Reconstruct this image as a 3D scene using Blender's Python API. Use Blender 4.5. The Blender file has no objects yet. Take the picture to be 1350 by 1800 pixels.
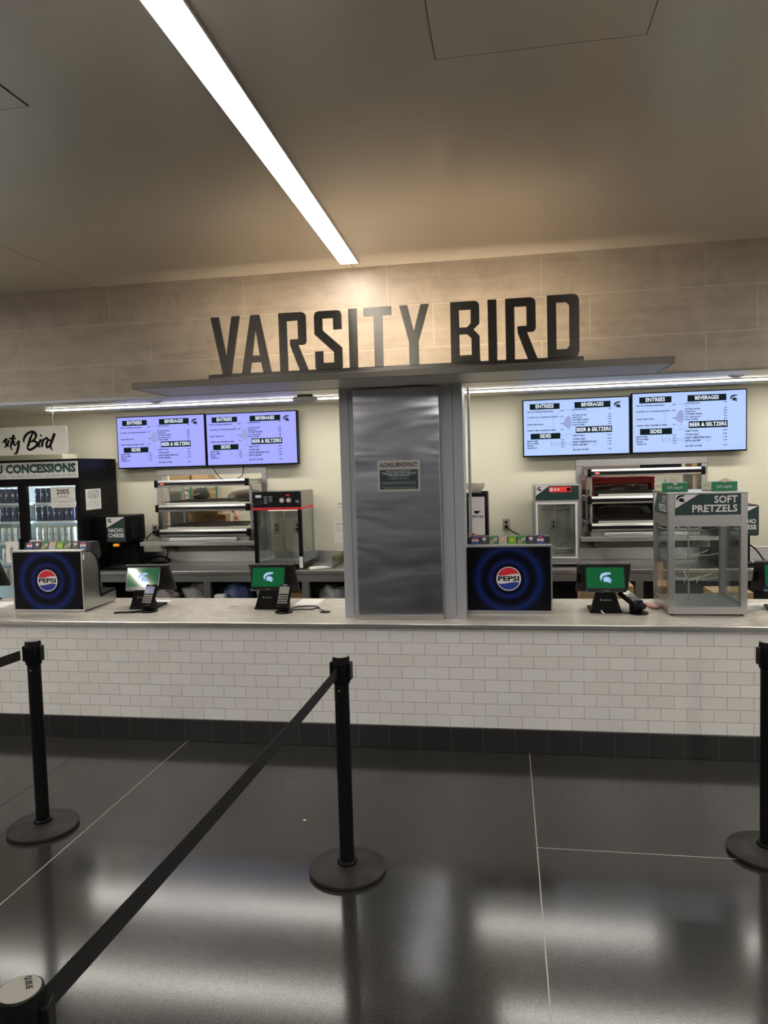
import bpy, bmesh, math, random
from mathutils import Matrix, Vector
random.seed(7)
SC = bpy.context.scene
COL = SC.collection
PI = math.pi

# ------------------------------------------------------------------ camera, world, exposure
YAW, PITCH, ROLL, FPX = 0.1661, 0.0617, -0.0280, 1292.0
cam_d = bpy.data.cameras.new('camera')
cam = bpy.data.objects.new('camera', cam_d); COL.objects.link(cam)
fw = Vector((-math.sin(YAW)*math.cos(PITCH), math.cos(YAW)*math.cos(PITCH), -math.sin(PITCH)))
rt = Vector((math.cos(YAW), math.sin(YAW), 0)); up = rt.cross(fw)
r2 = rt*math.cos(ROLL)+up*math.sin(ROLL); u2 = -rt*math.sin(ROLL)+up*math.cos(ROLL)
M = Matrix((r2, u2, -fw)).transposed().to_4x4(); M.translation = Vector((0.469, -4.722, 1.8696))
cam.matrix_world = M
cam_d.sensor_fit = 'AUTO'; cam_d.sensor_width = 36.0; cam_d.lens = FPX/1800*36.0
cam_d.clip_start = 0.05; cam_d.clip_end = 60
SC.camera = cam
w = bpy.data.worlds.new('world'); SC.world = w; w.use_nodes = True
w.node_tree.nodes['Background'].inputs[0].default_value = (0.5, 0.47, 0.42, 1)
w.node_tree.nodes['Background'].inputs[1].default_value = 0.05
SC.view_settings.view_transform = 'Standard'; SC.view_settings.look = 'None'
SC.view_settings.exposure = 0.0; SC.view_settings.gamma = 1.0
try: SC.view_settings.use_curve_mapping = False
except Exception: pass
SC.cycles.max_bounces = 8; SC.cycles.diffuse_bounces = 4; SC.cycles.glossy_bounces = 4
SC.cycles.transmission_bounces = 8; SC.cycles.transparent_max_bounces = 16
SC.cycles.caustics_reflective = False; SC.cycles.caustics_refractive = False
SC.cycles.sample_clamp_indirect = 4.0

ADDED_LOBBY_LAMP = 67.0      # radiance of the added, unseen lobby ceiling strips
KITCHEN_LAMP = 25.0   # radiance of the kitchen ceiling strips
SIGN_GLOW = 190.0      # radiance of the strip behind the letters

# ------------------------------------------------------------------ materials
MATS = {}
def sock(nt, v, inp):
    if isinstance(v, bpy.types.NodeSocket): nt.links.new(v, inp)
    else: inp.default_value = v
def mat(name, col=(.8,.8,.8), rough=.5, metal=0.0, emit=None, es=0.0, spec=.5, alpha=1.0, trans=0.0, coat=0.0):
    if name in MATS: return MATS[name]
    m = bpy.data.materials.new(name); m.use_nodes = True
    b = m.node_tree.nodes['Principled BSDF']
    b.inputs['Base Color'].default_value = (*col, 1); b.inputs['Roughness'].default_value = rough
    b.inputs['Metallic'].default_value = metal; b.inputs['Specular IOR Level'].default_value = spec
    if emit: b.inputs['Emission Color'].default_value = (*emit, 1); b.inputs['Emission Strength'].default_value = es
    if trans: b.inputs['Transmission Weight'].default_value = trans
    if coat: b.inputs['Coat Weight'].default_value = coat; b.inputs['Coat Roughness'].default_value = .08
    MATS[name] = m; return m
def nodes(m):
    nt = m.node_tree; return nt, nt.nodes['Principled BSDF']
def nd(nt, t, **kw):
    n = nt.nodes.new(t)
    for k, v in kw.items(): setattr(n, k, v)
    return n
def math_n(nt, op, a, b=None, c=None):
    n = nd(nt, 'ShaderNodeMath', operation=op)
    sock(nt, a, n.inputs[0])
    if b is not None: sock(nt, b, n.inputs[1])
    if c is not None: sock(nt, c, n.inputs[2])
    return n.outputs[0]
def coords(nt): return nd(nt, 'ShaderNodeTexCoord').outputs['Object']
def mapping(nt, v, loc=(0,0,0), rot=(0,0,0), sc=(1,1,1)):
    n = nd(nt, 'ShaderNodeMapping'); nt.links.new(v, n.inputs[0])
    n.inputs[1].default_value = loc; n.inputs[2].default_value = rot; n.inputs[3].default_value = sc
    return n.outputs[0]
def noise(nt, v, scale, detail=4, rough=.55, dist=0.0):
    n = nd(nt, 'ShaderNodeTexNoise'); nt.links.new(v, n.inputs['Vector'])
    n.inputs['Scale'].default_value = scale; n.inputs['Detail'].default_value = detail
    n.inputs['Roughness'].default_value = rough; n.inputs['Distortion'].default_value = dist
    return n.outputs['Fac']
def ramp(nt, f, stops):
    n = nd(nt, 'ShaderNodeValToRGB'); nt.links.new(f, n.inputs[0])
    e = n.color_ramp.elements
    while len(e) < len(stops): e.new(.5)
    for i, (p, c) in enumerate(stops): e[i].position = p; e[i].color = (*c, 1)
    return n.outputs[0]
def mixc(nt, f, a, b, mode='MIX'):
    n = nd(nt, 'ShaderNodeMix', data_type='RGBA', blend_type=mode)
    sock(nt, f, n.inputs[0]); sock(nt, a if not isinstance(a, tuple) else (*a, 1), n.inputs[6]); sock(nt, b if not isinstance(b, tuple) else (*b, 1), n.inputs[7])
    return n.outputs[2]
def bump(nt, b, h, strength=.3, dist=.01):
    n = nd(nt, 'ShaderNodeBump'); n.inputs['Strength'].default_value = strength; n.inputs['Distance'].default_value = dist
    nt.links.new(h, n.inputs['Height']); nt.links.new(n.outputs[0], b.inputs['Normal'])

def stainless(name, col=(.56,.55,.54), rough=.28, axis='X', wav=0.0):
    m = mat(name, col, rough, 1.0)
    nt, b = nodes(m); v = coords(nt)
    s = (2, 2, 160) if axis == 'X' else (160, 160, 2)
    f = noise(nt, mapping(nt, v, sc=s), 1.0, 3)
    nt.links.new(ramp(nt, f, [(.3, tuple(c*.88 for c in col)), (.7, tuple(min(1, c*1.08) for c in col))]), b.inputs['Base Color'])
    if wav:
        g = noise(nt, mapping(nt, v, sc=(1.2, 1, 4.2)), 1.0, 2, .5, .3)
        bump(nt, b, g, wav, .02)
    else: bump(nt, b, f, .03, .002)
    return m

M_STEEL = stainless('brushed steel'); M_STEELV = stainless('brushed steel upright', axis='Z')
M_PANEL = stainless('column steel', (.45,.46,.49), .19, 'X', .6)
M_STEELD = stainless('dull steel', (.38,.37,.355), .38)
M_GREYP = mat('grey painted metal', (.37,.38,.405), .42, .3)
M_CANOPY = stainless('bronze steel', (.105,.096,.082), .32)
M_LETTER = stainless('letter steel', (.125,.115,.10), .28)
def aniso(m, a, rot):
    nt, b = nodes(m); b.inputs['Anisotropic'].default_value = a; b.inputs['Anisotropic Rotation'].default_value = rot
    t = nd(nt, 'ShaderNodeTangent', direction_type='RADIAL', axis='Z'); nt.links.new(t.outputs[0], b.inputs['Tangent'])
aniso(M_LETTER, .85, .25)
M_BLK = mat('black plastic', (.0045,.0045,.005), .36, spec=.1)
M_BLKG = mat('black gloss', (.008,.008,.010), .12)
M_BLKM = mat('black matt', (.010,.010,.011), .6, spec=.25)
M_DGREY = mat('dark grey plastic', (.022,.021,.020), .45, spec=.3)
M_WHITE = mat('white', (.80,.79,.76), .5)
M_PAPER = mat('paper', (.82,.79,.74), .7)
M_INK = mat('ink', (.006,.0065,.007), .8, spec=.08)
M_GREYINK = mat('grey ink', (.22,.22,.23), .6)
M_GREEN = mat('spartan green', (.010,.062,.045), .4)
M_DGREEN = mat('deep green', (.006,.032,.030), .35)
M_WHITEP = mat('sign white', (.74,.72,.72), .4)
M_RED = mat('red', (.62,.012,.03), .4)
M_BLUE = mat('blue', (.008,.035,.27), .4)
M_ORANGE = mat('orange', (.85,.30,.02), .4, emit=(.9,.32,.03), es=.25)
M_ALU = mat('bright aluminium', (.82,.81,.79), .3, .85)
M_CARD = mat('cardboard', (.36,.23,.115), .8)
M_CARDL = mat('cardboard light', (.48,.31,.16), .8)
M_CREAM = mat('cream label', (.72,.68,.50), .6)
M_DELI = mat('deli green', (.006,.20,.085), .45)
def glass(name, tint=(.9,.95,.93), refl=.08):
    m = bpy.data.materials.new(name); m.use_nodes = True; nt = m.node_tree
    for n in list(nt.nodes): nt.nodes.remove(n)
    o = nd(nt, 'ShaderNodeOutputMaterial'); mx = nd(nt, 'ShaderNodeMixShader')
    t = nd(nt, 'ShaderNodeBsdfTransparent'); t.inputs[0].default_value = (*tint, 1)
    g = nd(nt, 'ShaderNodeBsdfGlossy'); g.inputs['Roughness'].default_value = .03; g.inputs[0].default_value = (.95,.97,1,1)
    f = nd(nt, 'ShaderNodeFresnel'); f.inputs[0].default_value = 1.45
    a = math_n(nt, 'MULTIPLY_ADD', f.outputs[0], .6, refl-.02)
    nt.links.new(a, mx.inputs[0]); nt.links.new(t.outputs[0], mx.inputs[1]); nt.links.new(g.outputs[0], mx.inputs[2]); nt.links.new(mx.outputs[0], o.inputs[0])
    return m
M_GLASS = glass('cabinet glass', (.95,.97,.96), .05); M_GLASSF = glass('fridge glass', (.95,.98,.98), .025); M_GLASSG = glass('side glass', (.94,.965,.95), .05)

def emission(name, col, s): return mat(name, (.0,.0,.0) if s > 3 else tuple(c*.12 for c in col), .4, emit=col, es=s, spec=.1)
M_LOBBY = emission('lobby diffuser', (1.0,.95,.87), ADDED_LOBBY_LAMP); M_LOBBYD = emission('dimmed lobby diffuser', (1.0,.96,.89), 22.0)  # first serves only the added strips, the dimmed one the seen strip
M_KLAMP = emission('kitchen diffuser', (1.0,.965,.88), KITCHEN_LAMP)
M_GLOW = emission('sign glow', (1.0,.80,.55), SIGN_GLOW)
M_FLED = emission('fridge led', (.80,.95,1.0), 50.0)

# floor: polished dark concrete
def floor_mat():
    m = mat('polished concrete', (.06,.06,.06), .2)
    nt, b = nodes(m); v = coords(nt)
    n1 = noise(nt, v, 1.3, 6, .6, .4); n2 = noise(nt, v, 130, 4, .75); n3 = noise(nt, v, 7, 5, .65, 1.0)
    c = ramp(nt, n1, [(.3, (.016,.0155,.0145)), (.75, (.026,.025,.023))])
    c = mixc(nt, .55, c, ramp(nt, n2, [(.38, (.010,.0097,.009)), (.64, (.052,.050,.046))]))
    bump(nt, b, n2, .02, .001)
    c = mixc(nt, math_n(nt, 'MULTIPLY', ramp(nt, n3, [(.60, (0,0,0)), (.8, (1,1,1))]), .18), c, (.06,.056,.05))
    nt.links.new(c, b.inputs['Base Color'])
    r = math_n(nt, 'MULTIPLY_ADD', n1, .06, .105); b.inputs['Specular IOR Level'].default_value = .6
    nt.links.new(r, b.inputs['Roughness'])
    return m
M_FLOOR = floor_mat()
def brick_mat(name, c1, c2, mortar, bw, rh, ms, x0, z0, off, freq, rough, bstr=.4, smooth=.1):
    m = mat(name, c1, rough); nt, b = nodes(m); v = coords(nt)
    sx = nd(nt, 'ShaderNodeSeparateXYZ'); nt.links.new(v, sx.inputs[0])
    cb = nd(nt, 'ShaderNodeCombineXYZ')
    nt.links.new(math_n(nt, 'SUBTRACT', sx.outputs[0], x0), cb.inputs[0])
    nt.links.new(math_n(nt, 'SUBTRACT', sx.outputs[2], z0), cb.inputs[1])
    br = nd(nt, 'ShaderNodeTexBrick'); br.offset = off; br.offset_frequency = freq; br.squash = 1.0
    nt.links.new(cb.outputs[0], br.inputs['Vector'])
    br.inputs['Color1'].default_value = (*c1,1); br.inputs['Color2'].default_value = (*c2,1); br.inputs['Mortar'].default_value = (*mortar,1)
    br.inputs['Scale'].default_value = 1.0; br.inputs['Mortar Size'].default_value = ms; br.inputs['Mortar Smooth'].default_value = smooth
    br.inputs['Bias'].default_value = 0; br.inputs['Brick Width'].default_value = bw; br.inputs['Row Height'].default_value = rh
    nt.links.new(br.outputs['Color'], b.inputs['Base Color'])
    inv = math_n(nt, 'SUBTRACT', 1.0, br.outputs['Fac'])
    bump(nt, b, inv, bstr, .003)
    return m, nt, b, v, br
M_TILE, *_ = brick_mat('white subway tile', (.70,.685,.66), (.655,.635,.61), (.30,.285,.265), .1552, .0794, .0016, 0.0, .155-.0794*4, .5, 2, .22)
M_BASE, *_ = brick_mat('black base tile', (.010,.0095,.0092), (.014,.0132,.013), (.085,.08,.075), .2062, .5, .0014, -3.008, -.2, 0, 2, .35)
def stone():
    m, nt, b, v, br = brick_mat('beige stone tile', (.47,.40,.325), (.40,.34,.275), (.58,.52,.44), .962, .27, .0022, -.26, 3.15-.27*4-.26+.27, .70, 2, .5, .25)
    n1 = noise(nt, mapping(nt, v, sc=(1.0, 1, 9)), 1.6, 6, .6, .5); n2 = noise(nt, v, 5, 6, .65, 1.2)
    c = mixc(nt, .55, br.outputs['Color'], ramp(nt, n1, [(.3, (.31,.255,.20)), (.7, (.56,.48,.395))]))
    c = mixc(nt, .25, c, ramp(nt, n2, [(.35, (.26,.21,.16)), (.65, (.58,.50,.41))]))
    c = mixc(nt, br.outputs['Fac'], c, (.60,.54,.46))
    nt.links.new(c, b.inputs['Base Color']); return m
M_STONE = stone()
def wallpaint(name, col, rough=.6):
    m = mat(name, col, rough); nt, b = nodes(m); v = coords(nt)
    f = noise(nt, v, 2.0, 4)
    nt.links.new(ramp(nt, f, [(.3, tuple(c*.96 for c in col)), (.7, col)]), b.inputs['Base Color'])
    return m
M_KWALL = wallpaint('cream kitchen paint', (.74,.70,.555)); M_KCEIL = wallpaint('kitchen ceiling', (.88,.83,.73), .38); M_KCEIL.node_tree.nodes['Principled BSDF'].inputs['Metallic'].default_value = .25
M_LWALL = wallpaint('lobby paint', (.80,.78,.75)); M_LREAR = wallpaint('lobby rear paint', (.17,.17,.19))
def ceilm():
    m = mat('satin ceiling panel', (.64,.60,.53), .29, .42); nt, b = nodes(m); v = coords(nt)
    f = noise(nt, v, .8, 3); nt.links.new(ramp(nt, f, [(.3, (.82,.765,.69)), (.7, (.85,.80,.725))]), b.inputs['Base Color'])
    return m
M_CEIL = ceilm()
def quartz():
    m = mat('quartz top', (.66,.62,.56), .16, coat=.3); nt, b = nodes(m); v = coords(nt)
    n1 = noise(nt, mapping(nt, v, rot=(0,0,.6), sc=(1.3,4.5,1)), 2.2, 8, .62, 1.6)
    c = ramp(nt, n1, [(.40, (.80,.745,.655)), (.505, (.64,.585,.51)), (.54, (.78,.725,.64)), (.8, (.82,.765,.68))])
    nt.links.new(c, b.inputs['Base Color']); return m
M_QUARTZ = quartz()
def halftone():
    # black panel with two broad rings of small blue dots round its centre
    m = mat('blue dot rings', (.006,.007,.012), .25, spec=.12); nt, b = nodes(m); v = coords(nt)
    s = nd(nt, 'ShaderNodeSeparateXYZ'); nt.links.new(v, s.inputs[0])
    X, Z = s.outputs[0], s.outputs[2]
    p = .0088
    def dots(ox, oz):
        a = math_n(nt, 'PINGPONG', math_n(nt, 'ADD', X, ox+5), p/2); c = math_n(nt, 'PINGPONG', math_n(nt, 'ADD', Z, oz+5), p*.866)
        return math_n(nt, 'SQRT', math_n(nt, 'ADD', math_n(nt, 'MULTIPLY', a, a), math_n(nt, 'MULTIPLY', c, c)))
    d = math_n(nt, 'MINIMUM', dots(0, 0), dots(p/2, p*.866))
    r = math_n(nt, 'SQRT', math_n(nt, 'ADD', math_n(nt, 'MULTIPLY', X, X), math_n(nt, 'MULTIPLY', Z, Z)))
    r5 = math_n(nt, 'MULTIPLY', r, 2.0)
    w1 = ramp(nt, r5, [(.17, (0,0,0)), (.24, (1,1,1)), (.31, (0,0,0)), (.33, (0,0,0)), (.42, (1,1,1)), (.52, (0,0,0))])
    rad = math_n(nt, 'MULTIPLY', w1, .0029)
    f = math_n(nt, 'LESS_THAN', d, rad)
    glowc = mixc(nt, math_n(nt, 'MULTIPLY', w1, .55), (.003,.0035,.006), (.004,.007,.045))
    c = mixc(nt, f, glowc, (.022,.05,.30))
    nt.links.new(c, b.inputs['Base Color']); return m
M_DOTS = halftone()
def cast_iron():
    m = mat('scuffed black rubber', (.05,.045,.04), .55, spec=.25); nt, b = nodes(m); v = coords(nt)
    f = noise(nt, v, 9, 6, .65, .5)
    nt.links.new(ramp(nt, f, [(.35, (.013,.012,.0105)), (.7, (.034,.029,.024))]), b.inputs['Base Color']); return m
M_FOOT = cast_iron()
M_BELT = mat('woven black belt', (.010,.010,.0105), .65, spec=.3)
nt, b_ = nodes(M_BELT)

# ------------------------------------------------------------------ mesh builder
_H = {}
SPLIT = set('post front_post rear_post heading_panel side_edge end_cap side_arm button base_panel header_rail belt_slot'.split())
class MB:
    def __init__(s): s.bm = bmesh.new()
    def _x(s, vs, M):
        if M is not None:
            for v in vs: v.co = M @ v.co
    def box(s, x0, x1, y0, y1, z0, z1, bev=0, M=None, seg=2):
        vs = [s.bm.verts.new(p) for p in ((x0,y0,z0),(x1,y0,z0),(x1,y1,z0),(x0,y1,z0),(x0,y0,z1),(x1,y0,z1),(x1,y1,z1),(x0,y1,z1))]
        fs = [s.bm.faces.new([vs[i] for i in f]) for f in ((3,2,1,0),(4,5,6,7),(0,1,5,4),(1,2,6,5),(2,3,7,6),(3,0,4,7))]
        if bev:
            es = list({e for f in fs for e in f.edges})
            r = bmesh.ops.bevel(s.bm, geom=es, offset=bev, segments=seg, affect='EDGES', profile=.5)
            vs = list({v for f in r['faces'] for v in f.verts} | {v for f in fs if f.is_valid for v in f.verts})
        s._x(vs, M); return s
    def prism(s, poly, a, b, plane='xz', M=None, hole=None):
        # a closed outline extruded from a to b along the axis not in plane
        def P(u, v, t): return {'xz': (u,t,v), 'xy': (u,v,t), 'yz': (t,u,v)}[plane]
        loops = [poly] + (hole or [])
        allv = []
        tri = bmesh.new(); es = []; ring = []
        for L in loops:
            q = [tri.verts.new((u,v,0)) for u,v in L]; ring.append(q)
            for i in range(len(q)): es.append(tri.edges.new((q[i], q[(i+1)%len(q)])))
        bmesh.ops.triangle_fill(tri, edges=es, use_beauty=True, normal=(0,0,1))
        tri.verts.index_update(); vl = list(tri.verts)
        A = [s.bm.verts.new(P(v.co.x, v.co.y, a)) for v in vl]; B = [s.bm.verts.new(P(v.co.x, v.co.y, b)) for v in vl] if b is not None else None
        for f in tri.faces:
            ix = [v.index for v in f.verts]
            s.bm.faces.new([A[i] for i in ix])
            if B: s.bm.faces.new([B[i] for i in reversed(ix)])
        if B:
            for q in ring:
                ix = [v.index for v in q]
                for i in range(len(ix)):
                    j = (i+1) % len(ix); s.bm.faces.new((A[ix[i]], A[ix[j]], B[ix[j]], B[ix[i]]))
        tri.free(); vs = A + (B or [])
        s._x(vs, M); return s
    def cyl(s, p0, p1, r0, r1=None, n=16, caps=True, M=None):
        p0, p1 = Vector(p0), Vector(p1); r1 = r0 if r1 is None else r1
        d = (p1-p0).normalized(); a = d.orthogonal().normalized(); c = d.cross(a)
        A = [s.bm.verts.new(p0+(a*math.cos(2*PI*i/n)+c*math.sin(2*PI*i/n))*r0) for i in range(n)]
        B = [s.bm.verts.new(p1+(a*math.cos(2*PI*i/n)+c*math.sin(2*PI*i/n))*r1) for i in range(n)]
        for i in range(n): s.bm.faces.new((A[i], A[(i+1)%n], B[(i+1)%n], B[i]))
        if caps: s.bm.faces.new(list(reversed(A))); s.bm.faces.new(B)
        s._x(A+B, M); return s
    def tube(s, pts, r, n=8, M=None):
        pts = [Vector(p) for p in pts]; rings = []; allv = []
        a = None
        for i, p in enumerate(pts):
            d = (pts[min(i+1, len(pts)-1)]-pts[max(i-1, 0)]).normalized()
            a = d.orthogonal().normalized() if a is None else (a-d*a.dot(d)).normalized()
            c = d.cross(a); rr = r[i] if isinstance(r, (list, tuple)) else r
            rings.append([s.bm.verts.new(p+(a*math.cos(2*PI*k/n)+c*math.sin(2*PI*k/n))*rr) for k in range(n)])
        for A, B in zip(rings, rings[1:]):
            for i in range(n): s.bm.faces.new((A[i], A[(i+1)%n], B[(i+1)%n], B[i]))
        s.bm.faces.new(list(reversed(rings[0]))); s.bm.faces.new(rings[-1])
        s._x([v for R in rings for v in R], M); return s
    def lathe(s, prof, n=32, c=(0,0,0), M=None, flute=0.0):
        rings = []
        for r, z in prof:
            rings.append([s.bm.verts.new((c[0]+r*(1+(flute if k%2 else -flute))*math.cos(2*PI*k/n), c[1]+r*(1+(flute if k%2 else -flute))*math.sin(2*PI*k/n), c[2]+z)) for k in range(n)])
        for A, B in zip(rings, rings[1:]):
            for i in range(n): s.bm.faces.new((A[i], A[(i+1)%n], B[(i+1)%n], B[i]))
        s.bm.faces.new(list(reversed(rings[0]))); s.bm.faces.new(rings[-1])
        s._x([v for R in rings for v in R], M); return s
    def ball(s, c, r, sc=(1,1,1), M=None, seg=16):
        q = bmesh.ops.create_uvsphere(s.bm, u_segments=seg, v_segments=max(6, seg//2+2), radius=r)['verts']
        for v in q: v.co = Vector((v.co.x*sc[0]+c[0], v.co.y*sc[1]+c[1], v.co.z*sc[2]+c[2]))
        s._x(q, M); return s
    def text(s, t, x, z, h, y=0.0, w=None, align='L', bold=0.0, M=None, shear=0.0, res=2):
        cu = bpy.data.curves.new('t', 'FONT'); cu.body = t; cu.size = 1.0; cu.offset = bold; cu.shear = shear; cu.resolution_u = res
        ob = bpy.data.objects.new('t', cu); me = bpy.data.meshes.new_from_object(ob)
        bpy.data.objects.remove(ob); bpy.data.curves.remove(cu)
        if not me.vertices: return s
        if 'H' not in _H:
            c2 = bpy.data.curves.new('t', 'FONT'); c2.body = 'H'; o2 = bpy.data.objects.new('t', c2); m2 = bpy.data.meshes.new_from_object(o2)
            _H['H'] = max(v.co.y for v in m2.vertices); bpy.data.objects.remove(o2); bpy.data.curves.remove(c2); bpy.data.meshes.remove(m2)
        k = h/_H['H']; xs = [v.co.x for v in me.vertices]; a, b = min(xs), max(xs)
        kx = (w/(b-a)) if w else k
        W = (b-a)*kx; x0 = {'L': x, 'C': x-W/2, 'R': x-W}[align]
        vs = [s.bm.verts.new((x0+(v.co.x-a)*kx, y, z+v.co.y*k)) for v in me.vertices]
        for p in me.polygons:
            try: s.bm.faces.new([vs[i] for i in p.vertices])
            except ValueError: pass
        bpy.data.meshes.remove(me); s._x(vs, M); return s
    def stroke(s, pts, ws, y, M=None):
        # flat brush stroke in the xz plane, width varying along it
        P = [Vector((p[0], p[1])) for p in pts]; n = len(P); Q = []
        sub = 6
        for i in range(n-1):
            p0, p1, p2, p3 = P[max(i-1,0)], P[i], P[i+1], P[min(i+2,n-1)]
            for k in range(sub):
                t = k/sub
                q = .5*((2*p1)+(p2-p0)*t+(2*p0-5*p1+4*p2-p3)*t*t+(3*p1-p0-3*p2+p3)*t**3)
                Q.append((q, ws[i]*(1-t)+ws[i+1]*t))
        Q.append((P[-1], ws[-1])); L = []; R = []
        for i, (q, wd) in enumerate(Q):
            d = Q[min(i+1, len(Q)-1)][0]-Q[max(i-1, 0)][0]
            d = d.normalized() if d.length > 1e-9 else Vector((1,0)); nn = Vector((-d.y, d.x))*wd/2
            yy = y - .00002*i
            L.append(s.bm.verts.new((q.x+nn.x, yy, q.y+nn.y))); R.append(s.bm.verts.new((q.x-nn.x, yy, q.y-nn.y)))
        for i in range(len(L)-1): s.bm.faces.new((L[i], R[i], R[i+1], L[i+1]))
        s._x(L+R, M); return s
    def build(s, name, m, parent=None, smooth=None, recalc=True, _nosplit=False):
        if recalc: bmesh.ops.recalc_face_normals(s.bm, faces=s.bm.faces)
        if name in SPLIT and not _nosplit:
            isl = []; seen = set()
            for v in s.bm.verts:
                if v in seen: continue
                st_ = [v]; comp = set([v])
                while st_:
                    a = st_.pop()
                    for e in a.link_edges:
                        q = e.other_vert(a)
                        if q not in comp: comp.add(q); st_.append(q)
                seen |= comp; isl.append(comp)
            if len(isl) > 1:
                s.bm.verts.index_update(); first = None
                for comp in isl:
                    n = MB(); mp = {v: n.bm.verts.new(v.co) for v in comp}
                    for f in {f for v in comp for f in v.link_faces}: n.bm.faces.new([mp[v] for v in f.verts])
                    o = n.build(name, m, parent, smooth, recalc, True); first = first or o
                s.bm.free(); return first
        me = bpy.data.meshes.new(name); s.bm.to_mesh(me); s.bm.free()
        me.materials.append(m)
        if smooth:
            for p in me.polygons: p.use_smooth = True
            try: me.set_sharp_from_angle(angle=math.radians(smooth if smooth is not True else 40))
            except Exception: pass
        o = bpy.data.objects.new(name, me); COL.objects.link(o)
        if parent is not None: o.parent = parent
        return o
def tag(o, label=None, cat=None, group=None, kind=None):
    if label: o['label'] = label
    if cat: o['category'] = cat
    if group: o['group'] = group
    if kind: o['kind'] = kind
    return o
def thing(name, label, cat, loc=(0,0,0), rz=0.0, group=None):
    o = bpy.data.objects.new(name, None); COL.objects.link(o); o.empty_display_size = .05
    o.location = loc; o.rotation_euler = (0, 0, rz)
    return tag(o, label, cat, group)
def kids(o): return [c for c in bpy.data.objects if c.parent == o]
def dup(root, loc=None, rz=None, label=None, group=None):
    def cp(o, par):
        c = o.copy(); COL.objects.link(c)
        if par is not None: c.parent = par
        for k in kids_map.get(o.name, []): cp(k, c)
        return c
    kids_map = {}
    for q in list(bpy.data.objects):
        if q.parent is not None: kids_map.setdefault(q.parent.name, []).append(q)
    r = cp(root, None)
    if loc is not None: r.location = loc
    if rz is not None: r.rotation_euler = (0, 0, rz)
    if label: r['label'] = label
    if group: r['group'] = group
    return r
def struct(name, mb, m, parent=None, **k): 
    o = mb.build(name, m, parent, **k); 
    if parent is None: o['kind'] = 'structure'
    return o
def rx(a): return Matrix.Rotation(a, 4, 'X')
def ry(a): return Matrix.Rotation(a, 4, 'Y')
def rz_(a): return Matrix.Rotation(a, 4, 'Z')
def tr(x, y, z): return Matrix.Translation((x, y, z))
def ell(cx, cz, a, b, n=32, t0=0, t1=2*PI):
    full = abs(t1-t0-2*PI) < 1e-6
    return [(cx+a*math.cos(t0+(t1-t0)*i/(n if full else n-1)), cz+b*math.sin(t0+(t1-t0)*i/(n if full else n-1))) for i in range(n)]
# helmet emblem, in a unit box (0..1 wide, 0..1 high)
def helmet(mb, x, z, h, y, M=None, k=.95):
    crest = [(350,216),(362,190),(347,172),(341,140),(350,112),(370,88),(410,72),(460,68),(508,71),(503,98),(470,98),(440,103),(405,115),(380,135),(368,160),(366,185),(358,203)]
    crest2 = [(374,166),(378,148),(392,130),(415,118),(440,113),(460,113),(466,108),(440,108),(408,118),(384,137)]
    head = [(398,212),(402,190),(390,172),(392,155),(410,140),(438,133),(468,138),(490,152),(500,163),(512,178),(522,190),(512,193),(502,186),(480,170),(470,172),(488,183),(500,196),(500,212),(504,228),(480,222),(462,212),(440,206),(420,208)]
    s = h/160.0
    for L in (crest, crest2, head):
        mb.prism([(x+(a-341)*s*k, z+(228-b)*s) for a, b in L], y, None, 'xz', M)
    return mb

# ------------------------------------------------------------------ setting: lobby
CZ = .84      # counter top height
struct('floor', MB().box(-6.9, 5.5, -10.1, 7, -.12, 0), M_FLOOR)
struct('ceiling_lobby', MB().box(-6.85, 5.45, -10, .0, 3.15, 3.27), M_CEIL)
struct('wall_rear', MB().box(-6.85, 5.45, -10.15, -10, 0, 3.15), M_LREAR)
struct('wall_left', MB().box(-6.85, -6.75, -10, 0, 0, 3.15), M_LWALL)
struct('wall_right', MB().box(5.35, 5.45, -10, 0, 0, 3.15), M_LWALL)
fa = MB().box(-6.85, 5.45, 0, .12, 2.395, 3.27)
struct('wall_fascia', fa, M_STONE)
struct('wall_counter', MB().box(-6.6, 5.2, 0, .10, .155, .81), M_TILE)
struct('baseboard_front', MB().box(-6.6, 5.2, -.012, .10, 0, .155, .003), M_BASE)
struct('trim_1', MB().box(-6.75, -6.6, 0, .12, 0, 2.395), M_LWALL)
struct('trim_2', MB().box(5.2, 5.35, 0, .12, 0, 2.395), M_LWALL)
# floor joints, ceiling panel joints
M_JOINT = mat('joint strip', (.34,.32,.29), .4); M_JDARK = mat('dark joint', (.03,.03,.03), .6); M_JLIGHT = mat('light joint', (.62,.57,.50), .5)
struct('trim_3', MB().box(-1.7545, -1.7495, -9.9, -.013, .0002, .0012), M_JOINT)
struct('trim_4', MB().box(.5825, .5875, -9.9, -.013, .0002, .0012), M_JOINT)
struct('trim_5', MB().box(.5875, 5.2, -1.192, -1.188, .0002, .0010), M_JOINT)
struct('trim_6', MB().box(-2.404, -2.401, -9.9, -.013, .0002, .0010), M_JDARK)
struct('trim_7', MB().box(-2.269, -2.263, -9.9, -.0, 3.1485, 3.1498), M_JLIGHT)
struct('trim_8', MB().box(-.477, -.474, -.14, -.0, 3.1485, 3.1498), M_JDARK)
acc = thing('access_panel', 'square access panel outlined in the ceiling right of the light strip', 'access panel', (.59, -2.63, 3.15), 0)
MB().box(-.318, .318, -.30, .31, -.004, -.0008, .001).build('panel', M_CEIL, acc)
for x0, x1, y0, y1 in ((-.3205,-.318,-.30,.31),(.318,.3205,-.30,.31),(-.3205,.3205,.31,.3125)): MB().box(x0,x1,y0,y1,-.0035,-.0008).build('gap', M_JDARK, acc)
ac2 = dup(acc, (-1.46, -2.64, 3.15), 0, 'square access panel outlined in the ceiling left of the light strip')

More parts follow.
